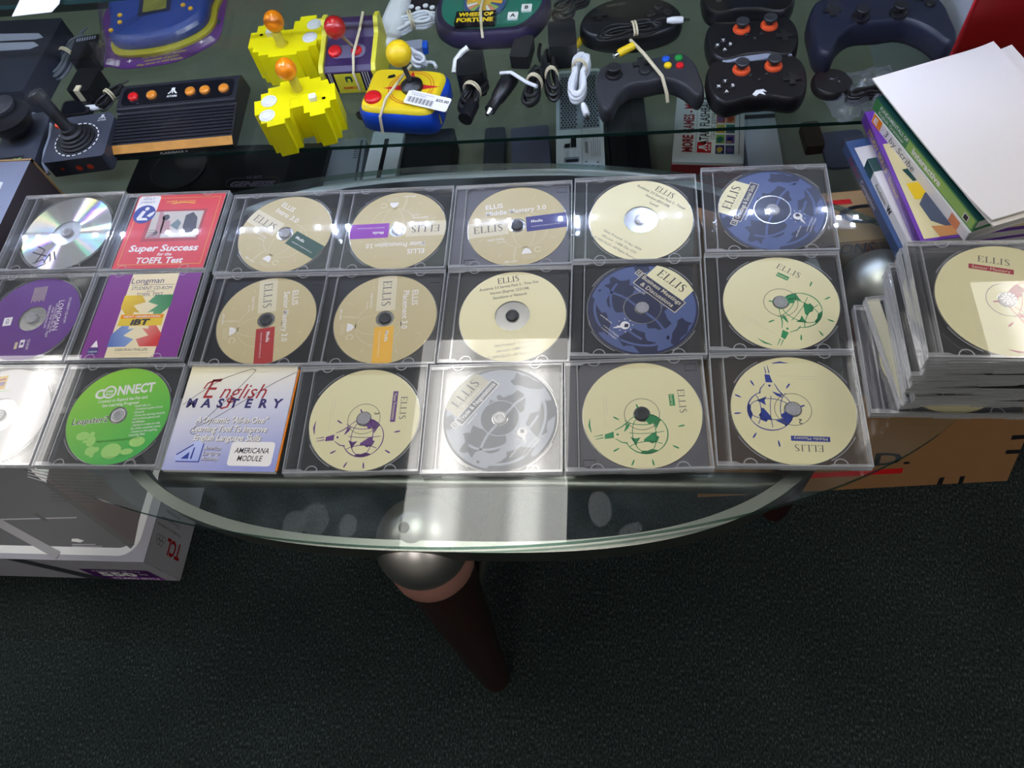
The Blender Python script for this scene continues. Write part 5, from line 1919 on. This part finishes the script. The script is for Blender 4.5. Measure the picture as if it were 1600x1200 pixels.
# --- black cords and adapters in the middle
t = brick(734, 98, R_(4), .040, .052, .042, 'black_plastic', 'power_adapter', 'black power adapter with a curled white paper tag')
m = MB(); m.tube([(-.026, -.004, .030), (-.022, .012, .040), (-.012, .020, .046), (-.002, .024, .050)], .004, 'white', 6); m.build('paper_tag', t)
coil(741, 157, R_(70), .070, .044, 7, .0028, 'black_cord', 'cable', 'black cord bundle with two tan bands, right of the blue and yellow joystick', 11, group=CB)
t = thing('cable_plug', 'round black barrel plug hanging from the cord bundle', 'plug', on(734, 172, .012), R_(75))
m = MB(); m.tube([(-.02, 0, .012), (.012, 0, .012), (.016, 0, .012)], [.011, .011, .008], 'black_plastic', 16); m.build('barrel', t)
t = thing('car_charger', 'black car charger with a white band and silver tip', 'charger', on(782, 147, .014), R_(68))
m = MB(); m.tube([(-.036, 0, .014), (-.012, 0, .014), (-.010, 0, .014), (.010, 0, .014), (.034, 0, .014), (.040, 0, .014)], [.0085, .0085, .0105, .0125, .0135, .008], 'black_plastic', 18); m.build('body', t)
m = MB(); m.tube([(-.046, 0, .014), (-.036, 0, .014)], [.003, .006], 'chrome', 12); m.build('tip', t)
m = MB(); m.tube([(.028, .012, .026), (.030, -.006, .030), (.020, -.035, .028), (.014, -.055, .030)], .0028, 'white_cord', 6); m.build('band', t)
coil(837, 147, R_(80), .074, .038, 7, .0030, 'black_cord', 'cable', 'thick black cord bundle with a tan band right of the car charger', 13, group=CB)
coil(862, 128, R_(98), .110, .030, 6, .0030, 'black_cord', 'cable', 'long black cord bundle left of the white cable', 14, group=CB, bandx=-.012)
coil(905, 132, R_(84), .095, .036, 8, .0030, 'white_cord', 'cable', 'white cable bundle tied with a tan band over the vented console', 15, plug=('white_plastic', 'chrome', -.050, -.012, R_(200)), group=CB, bandx=.010)
brick(878, 52, R_(4), .042, .060, .040, 'black_plastic', 'power_adapter', 'square black power adapter above the white cable bundle')
brick(815, 72, R_(-8), .030, .050, .022, 'black_matte', 'power_adapter', 'slim black adapter below the quiz handheld')
coil(892, 18, R_(50), .07, .05, 6, .0026, 'black_cord', 'cable', 'black cord heap at the top edge left of the round gamepad', 17, group=CB, band=None)
t = thing('video_plug', 'yellow video plug left of the round gamepad', 'plug', on(903, 66, .01), R_(235))
m = MB(); m.tube([(-.014, 0, .008), (.010, 0, .008), (.013, 0, .008)], [.0055, .006, .004], 'gold', 12); m.build('sleeve', t)
m = MB(); m.tube([(.013, 0, .008), (.020, 0, .008)], .0035, 'chrome', 10); m.build('tip', t)

# --- gamepads
PAD = [(0, .24), (.18, .25), (.30, .27), (.42, .22), (.49, .06), (.5, -.12), (.50, -.28), (.46, -.37), (.39, -.37), (.31, -.22), (.18, -.10), (0, -.10)]


def gamepad(px, py, rot, w, label, mat, sticks=(), buttons=(), dpad=None, extra=None, hgt=.034, outline=None, tilt=0.0, lift=.0):
    t = thing('gamepad', label, 'gamepad', on(px, py, hgt) + Vector((0, 0, lift)), (tilt, 0, rot), 'gamepads on the shelf')
    pts = outline or (PAD + [(-x, y) for x, y in reversed(PAD[1:-1])])
    o = smooth_closed([(x * w, y * w) for x, y in pts], 4)
    m = MB(); m.pillow(o, [(.004, w * .03), (.007, w * .01), (.014, 0), (hgt * .6, .0), (hgt * .82, w * .006), (hgt * .95, w * .016), (hgt, w * .030)], mat); m.build('shell', t)
    for x, y, cap, ring in sticks:
        m = MB(); m.M = Matrix.Translation((x * w, y * w, hgt - .001))
        m.lathe([(.0125, 0), (.0125, .002), (.0115, .004), (.008, .005)], ring, 24); s_ = m.build('thumbstick', t)
        m = MB(); m.M = Matrix.Translation((x * w, y * w, hgt + .003))
        m.lathe([(.005, 0), (.005, .006), (.0092, .008), (.0095, .011), (.008, .012), (.004, .0112), (.0001, .011)], cap, 24); m.build('cap', s_)
    for x, y, mt, r, sym, sm in buttons:
        m = MB(); m.M = Matrix.Translation((x * w, y * w, hgt - .001)); dome(m, 0, 0, 0, r, .0045, mt, 16)
        if sym:
            m.text(sym, 0, 0, r * 1.1, .0047, sm, bold=.02, rot=pi if abs(rot) > 2 else 0)
        m.build('button', t)
    if dpad:
        x, y = dpad
        m = MB(); m.M = Matrix.Translation((x * w, y * w, hgt - .001))
        m.prism([(-.004, -.012), (.004, -.012), (.004, -.004), (.012, -.004), (.012, .004), (.004, .004), (.004, .012), (-.004, .012), (-.004, .004), (-.012, .004), (-.012, -.004), (-.004, -.004)], 0, .004, 'black_matte'); m.build('direction_pad', t)
    if extra:
        extra(t, w, hgt)
    return t


def band_n(t, w, h):
    m = MB(); m.tube([(-.010, .075, h + .004), (.002, .03, h + .012), (.020, -.012, h + .004), (.024, -.030, h - .012), (.025, -.034, .010)], .0026, 'band', 6); m.build('rubber_band', t)


gamepad(1010, 118, R_(9), .150, 'black gamepad with blue, green, yellow and red buttons', 'charcoal',
        sticks=[(-.30, .08, 'black_matte', 'black_plastic')],
        buttons=[(.22, .17, 'blue', .0058, None, None), (.34, .16, 'green', .0058, None, None), (.22, .08, 'gold', .0058, None, None), (.33, .05, 'red', .0058, None, None), (0, .06, 'black_matte', .009, None, None)], dpad=(-.02, .16), extra=band_n)
ro = [(.5 * cos(R_(a)), .32 * sin(R_(a)) - .05 * (abs(cos(R_(a))) ** 3)) for a in range(0, 360, 20)]
gamepad(985, 26, R_(2), .155, 'round black gamepad under a thin cord bundle at the top edge', 'black_plastic', outline=ro,
        buttons=[(.28, .10, 'black_matte', .007, None, None), (.36, .0, 'black_matte', .007, None, None), (.20, .0, 'black_matte', .007, None, None)], dpad=(-.30, .05),
        extra=lambda t, w, h: MB().text('SHARP SHOT', -.02, .030, .006, h + .0006, 'inkgrey', w=.030, rot=.1).build('print', t) and None)
coil(985, 54, R_(10), .095, .042, 9, .0013, 'black_cord', 'cable', 'thin black cord bundle with white and yellow plugs lying on the gamepads', 21, plug=('white_plastic', 'chrome', .055, .006, R_(-12)), group=CB, h=.040, bandx=.006)
t = thing('video_plug', 'yellow video plug lying on the gamepad with coloured buttons', 'plug', on(977, 84, .042) + Vector((0, 0, .040)), R_(215))
m = MB(); m.tube([(-.014, 0, .008), (.010, 0, .008), (.013, 0, .008)], [.0055, .006, .004], 'gold', 12); m.build('sleeve', t)
m = MB(); m.tube([(.013, 0, .008), (.020, 0, .008)], .0035, 'chrome', 10); m.build('tip', t)

MO = [(0, .30), (.22, .30), (.38, .33), (.47, .24), (.5, .05), (.46, -.18), (.36, -.30), (.24, -.30), (.12, -.26), (0, -.26)]
MO = MO + [(-x, y) for x, y in reversed(MO[1:-1])]
M('pad_orange', 'e0532a', .35)
fb = [(-.32, -.02, 'black_matte', .0045, 'Y', 'white'), (-.39, -.09, 'black_matte', .0045, 'X', 'white'), (-.25, -.09, 'black_matte', .0045, 'B', 'white'), (-.32, -.17, 'black_matte', .0045, 'A', 'white'), (.02, -.02, 'black_matte', .003, None, None), (.10, .05, 'black_matte', .003, None, None), (-.06, .05, 'black_matte', .003, None, None)]
gamepad(1176, 60, sa((1110, 62), (1245, 50), .03), .132, 'black gamepad with orange thumbstick rings and grey chin, the rear of the pair', 'black_plastic', sticks=[(-.10, .16, 'charcoal', 'pad_orange'), (.20, .18, 'charcoal', 'pad_orange')], buttons=fb, dpad=(.33, -.02), outline=MO,
        extra=lambda t, w, h: MB().prism([(-.045, -.036), (.045, -.030), (.050, -.040), (.030, -.036), (.012, -.043), (-.012, -.045), (-.030, -.042), (-.050, -.048)], .010, h - .002, 'pale_grey').build('chin', t))
gamepad(1183, 124, sa((1112, 122), (1250, 112), .03), .138, 'black gamepad with orange red thumbsticks and white emblem, the front of the pair', 'black_plastic', sticks=[(-.14, .15, 'charcoal', 'pad_orange'), (.18, .17, 'charcoal', 'pad_orange')], buttons=fb, dpad=(.33, -.04), outline=MO,
        extra=lambda t, w, h: MB().poly([(-.010, -.030), (-.004, -.022), (.006, -.021), (.010, -.027), (.004, -.025), (.008, -.033), (.0, -.029), (-.006, -.034)], h + .0005, 'white').build('emblem', t))
gamepad(1170, -10, R_(-4), .140, 'black gamepad with coloured symbol buttons and silver clip at the top edge', 'black_plastic', outline=MO,
        buttons=[(-.36, .0, 'black_matte', .0055, 'o', 'cab_grey'), (-.26, .0, 'black_matte', .0055, 'x', 'cab_grey'), (-.31, -.12, 'black_matte', .0055, 'v', 'quiz_teal')], dpad=(.26, -.04),
        extra=lambda t, w, h: MB().box(-.050, .050, -.062, -.054, .018, .026, 'steel').build('clip', t))
gamepad(1372, 22, R_(3), .190, 'large dark blue black gamepad by the case wall, grips towards the viewer', M('pad_blueblack', '1c2033', .45), hgt=.045,
        sticks=[(-.13, -.02, 'black_matte', 'black_plastic'), (.14, -.02, 'black_matte', 'black_plastic')], buttons=[(.32, .12, 'black_matte', .007, None, None), (.38, .05, 'black_matte', .007, None, None)], dpad=(-.32, .08))

# --- odds and ends by the right end
t = thing('plastic_bag', 'crumpled clear plastic bag in front of the large gamepad', 'bag', on(1352, 140, .01), R_(12))
rn = random.Random(5)
n = 14
m = MB()
vs = [(-.055 + .11 * a / n + rn.uniform(-.003, .003), -.045 + .09 * b / n + rn.uniform(-.003, .003), .002 + .016 * rn.random() * (1 if 1 < a < n - 1 and 1 < b < n - 1 else .2)) for a in range(n + 1) for b in range(n + 1)]
m.add(vs, [(a * (n + 1) + b, (a + 1) * (n + 1) + b, (a + 1) * (n + 1) + b + 1, a * (n + 1) + b + 1) for a in range(n) for b in range(n)], 'poly_bag', True)
m.build('film', t)
coil(1350, 156, R_(10), .06, .03, 4, .0022, 'black_cord', 'cable', 'dark cable with yellow ends beside the plastic bag', 23, group=CB, band=None, plug=('gold', 'chrome', .028, .006, R_(30)))
t = thing('sensor_puck', 'round black puck between the paired gamepads and the plastic bag', 'puck', on(1300, 128, .012), 0)
m = MB(); m.lathe([(.026, 0), (.028, .004), (.028, .010), (.024, .014), (.0001, .014)], 'black_plastic', 36); m.build('disc', t)

# ================================================================== consoles on the deck below
DZ = DK


def deck_box(corners, h, mat, name, label, cat='game console', top=None, rnd=.006, group=None):
    """box on the deck; corners = front left, front right, back left pixels of its top"""
    a, b, c = at(*corners[0], DK + h), at(*corners[1], DK + h), at(*corners[2], DK + h)
    w = (b - a).length
    r = math.atan2(b.y - a.y, b.x - a.x)
    l = (c - a).dot(Vector((-sin(r), cos(r), 0)))
    t = thing(name, label, cat, (a.x, a.y, Z0 + DK + .0004), r, group)
    m = MB(); m.prism(rrect(0, w, 0, l, rnd), 0, h, mat, top); m.build('body', t, bevel=.003)
    return t, w, l


t, w, l = deck_box(((196, 300), (497, 294), (215, 232)), .060, 'black_plastic', 'game_console', 'wide glossy black cartridge console on the deck below the yellow joysticks')
m = MB(); m.ringprism(rrect(w * .52, w * .80, .004, .028, .011, 6), rrect(w * .525, w * .795, .0055, .0265, .010, 6), .0603, .0606, 'slate_plastic'); m.text('GENESIS', w * .66, .013, .012, .0605, 'cab_grey', w=w * .23, bold=.06, italic=.2); m.text('16-BIT', w * .66, .029, .007, .0605, 'cab_grey', w=.03, bold=.04); m.build('emblem', t)
m = MB(); m.M = Matrix.Translation((w * .24, l * .5, .06)); m.lathe([(.055, 0), (.055, .004), (.050, .005), (.048, .003), (.0001, .003)], 'black_matte', 48); m.build('round_rim', t)
M('console_white', 'd9dfe6', .35); M('console_silver', '8f96a2', .4)
t, w, l = deck_box(((500, 300), (560, 296), (560, 216)), .045, 'console_silver', 'game_console', 'slim silver grey console on the deck left of the white one')
m = MB(); m.rect(w * .86, w * .92, .0, l * .95, .0453, 'ac_dark')
for k in range(6):
    m.rect(w * .72, w * .84, l * (.60 + k * .04), l * (.60 + k * .04 + .015), .0453, 'ac_dark')
m.build('trim', t)
t, w, l = deck_box(((562, 300), (613, 299), (590, 205)), .060, 'console_white', 'game_console', 'slim white console with a dark slot down its face')
m = MB(); m.rect(w * .42, w * .56, .0, l * .86, .0604, 'ink'); m.build('disc_slot', t)
t, w, l = deck_box(((620, 302), (700, 298), (632, 205)), .050, 'black_matte', 'game_console', 'matte black box console right of the white slotted one')
t, w, l = deck_box(((752, 296), (785, 294), (762, 200)), .030, 'slate_plastic', 'game_console', 'narrow dark grey bar on the deck left of the violet grey box', 'console bar')
t, w, l = deck_box(((800, 292), (862, 286), (808, 200)), .060, M('violet_grey', '5c5d74', .4), 'game_console', 'violet grey box on the deck left of the vented white console')
t, w, l = deck_box(((869, 278), (946, 273), (866, 112)), .090, 'console_white', 'game_console', 'white console standing on edge with a perforated grille and ports', rnd=.010)
m = MB(); m.rect(.006, w - .006, l * .42, l - .008, .0903, 'console_silver')
for a in range(12):
    for b in range(22):
        x = .010 + a * (w - .020) / 11 + (b % 2) * .0024
        y = l * .44 + b * (l * .50) / 22
        if abs(a - 5.5) < .8 or x > w - .009:
            continue
        m.poly(circ(x, y, .0022, 6, .0030), .0906, 'ink')
m.build('grille', t)['label'] = 'perforated grey grille'
m = MB()
m.poly([(w * .16, l * .28), (w * .30, l * .30), (w * .34, l * .345), (w * .42, l * .37), (w * .43, l * .25), (w * .16, l * .25)], .0904, 'pale_grey')
m.poly(rrect(w * .18, w * .29, l * .255, l * .29, .002), .0907, 'ink'); m.poly(rrect(w * .31, w * .42, l * .255, l * .34, .002), .0907, 'ink')
m.poly(rrect(w * .16, w * .48, l * .12, l * .17, .004), .0904, 'pale_grey'); m.poly(rrect(w * .2, w * .46, l * .125, l * .15, .002), .0907, 'ink')
m.stroke([(w * .54, .0), (w * .54, l * .42)], .0008, .0905, 'pale_grey')
for k in range(10):
    m.stroke([(w * .60, l * (.20 + .010 * k)), (w * .66, l * (.20 + .010 * k))], .0008 + .001 * (k % 2), .0905, 'ac_dark')
for k in range(5):
    m.stroke([(w * .74 + k * .0035, l * .16), (w * .74 + k * .0035, l * (.30 + .03 * (k % 2)))], .0007, .0905, 'inkgrey')
for x, y in ((.62, .08), (.76, .08), (.62, .12), (.86, .07), (.86, .11)):
    m.poly(rrect(w * x - .002, w * x + .002, l * y - .0015, l * y + .0015, .0006), .0905, 'inkgrey')
m.build('ports', t)
t, w, l = deck_box(((958, 286), (1020, 281), (952, 140)), .070, 'black_plastic', 'game_console', 'tall black console with a grooved face right of the vented white one')
m = MB(); m.box(w * .45, w * .62, .004, l - .004, .070, .074, 'panel_black'); m.build('groove', t)

# boxed console
t, w, l = deck_box(((1050, 253), (1162, 256), (1066, 138)), .080, 'white', 'retro_console_box', 'white and red boxed retro console on the deck', 'box', rnd=.002)
m = MB(); m.box(-.0006, w + .0006, -.0006, .012, .001, .074, 'cover_red_dark'); m.build('red_base', t)['label'] = 'red front edge'
m = MB()
m.text('MORE GAMES - MORE FUN', w * .20, l * .62, .017, .0805, 'cover_red_dark', w=l * .98, rot=pi / 2, bold=.03)
m.stroke([(w * .32, .02), (w * .32, l)], .0006, .0805, 'inkgrey')
m.text('ATARI FLASHBACK', w * .43, l * .56, .0155, .0805, 'ink', w=l * .66, rot=pi / 2, bold=.02)
m.text('classic game console', w * .54, l * .60, .0105, .0805, 'inkgrey', w=l * .60, rot=pi / 2)
m.rect(w * .34, w * .54, .022, .046, .0805, 'red')
m.M = Matrix.Translation((w * .44, .034, 0)) @ Matrix.Rotation(pi / 2, 4, 'Z')
logo_peaks(m, .0, .002, .007, .0808, 'white'); m.text('ATARI', 0, -.0085, .0035, .0808, 'white', w=.015, bold=.02)
m.M = Matrix()
cc_ = ['band_navy', 'peach', 'book_lime', 'dvd_blue', 'art_gold', 'art_violet', 'art_red', 'quiz_teal']
for i in range(2):
    for j in range(6):
        x, y = w * (.60 + .14 * i), .020 + j * .024
        m.rect(x, x + w * .125, y, y + .020, .0805, cc_[(i * 3 + j * 2) % 8])
        m.poly(blob(x + w * .06, y + .010, .007, i * 9 + j, 7), .0808, cc_[(i + j * 3 + 4) % 8])
        m.rect(x + .002, x + w * .08, y + .002, y + .005, .0809, cc_[(i + j + 2) % 8])
m.stroke([(w * .93, .02), (w * .93, l * .9)], .0012, .0805, 'inkgrey')
m.build('box_print', t)
t, w, l = deck_box(((1170, 262), (1224, 259), (1174, 150)), .060, 'console_white', 'white_carton', 'narrow pale carton right of the boxed retro console', 'carton', rnd=.001)
m = MB(); m.rect(-.0, w, l * .66, l * .72, .0604, 'ac_dark'); m.build('label_strip', t)
t, w, l = deck_box(((1262, 230), (1290, 227), (1266, 190)), .020, M('brown_plastic', '3a2a20', .4), 'wooden_peg', 'small brown peg lying on the deck at the right', 'peg', rnd=.004)
brick(1320, 232, R_(4), .075, .085, .006, 'violet_grey', 'game_card', 'dull grey card case lying on the deck at the right', 'card case', z=DK)

# finger marks on the table glass
clear('finger_mark', (.97, .98, .98), .045, (.7, .78, .84), rough=.25, ior=1.3)
for px, py, rx, ry, a in ((459, 820, .012, .015, 0), (492, 812, .014, .017, .3), (543, 822, .009, .012, 0), (937, 795, .011, .018, .1), (985, 830, .012, .007, .5), (640, 816, .013, .011, 0)):
    q = at(px, py, TZ - Z0)
    m = MB(); m.M = Matrix.Translation((q.x - CX, q.y - CY, 0)) @ Matrix.Rotation(a, 4, 'Z')
    m.poly([(x + .0006 * sin(7 * i), y) for i, (x, y) in enumerate(circ(0, 0, rx, 20, ry))], TZ + .00015, 'finger_mark')
    m.build('finger_mark', table)
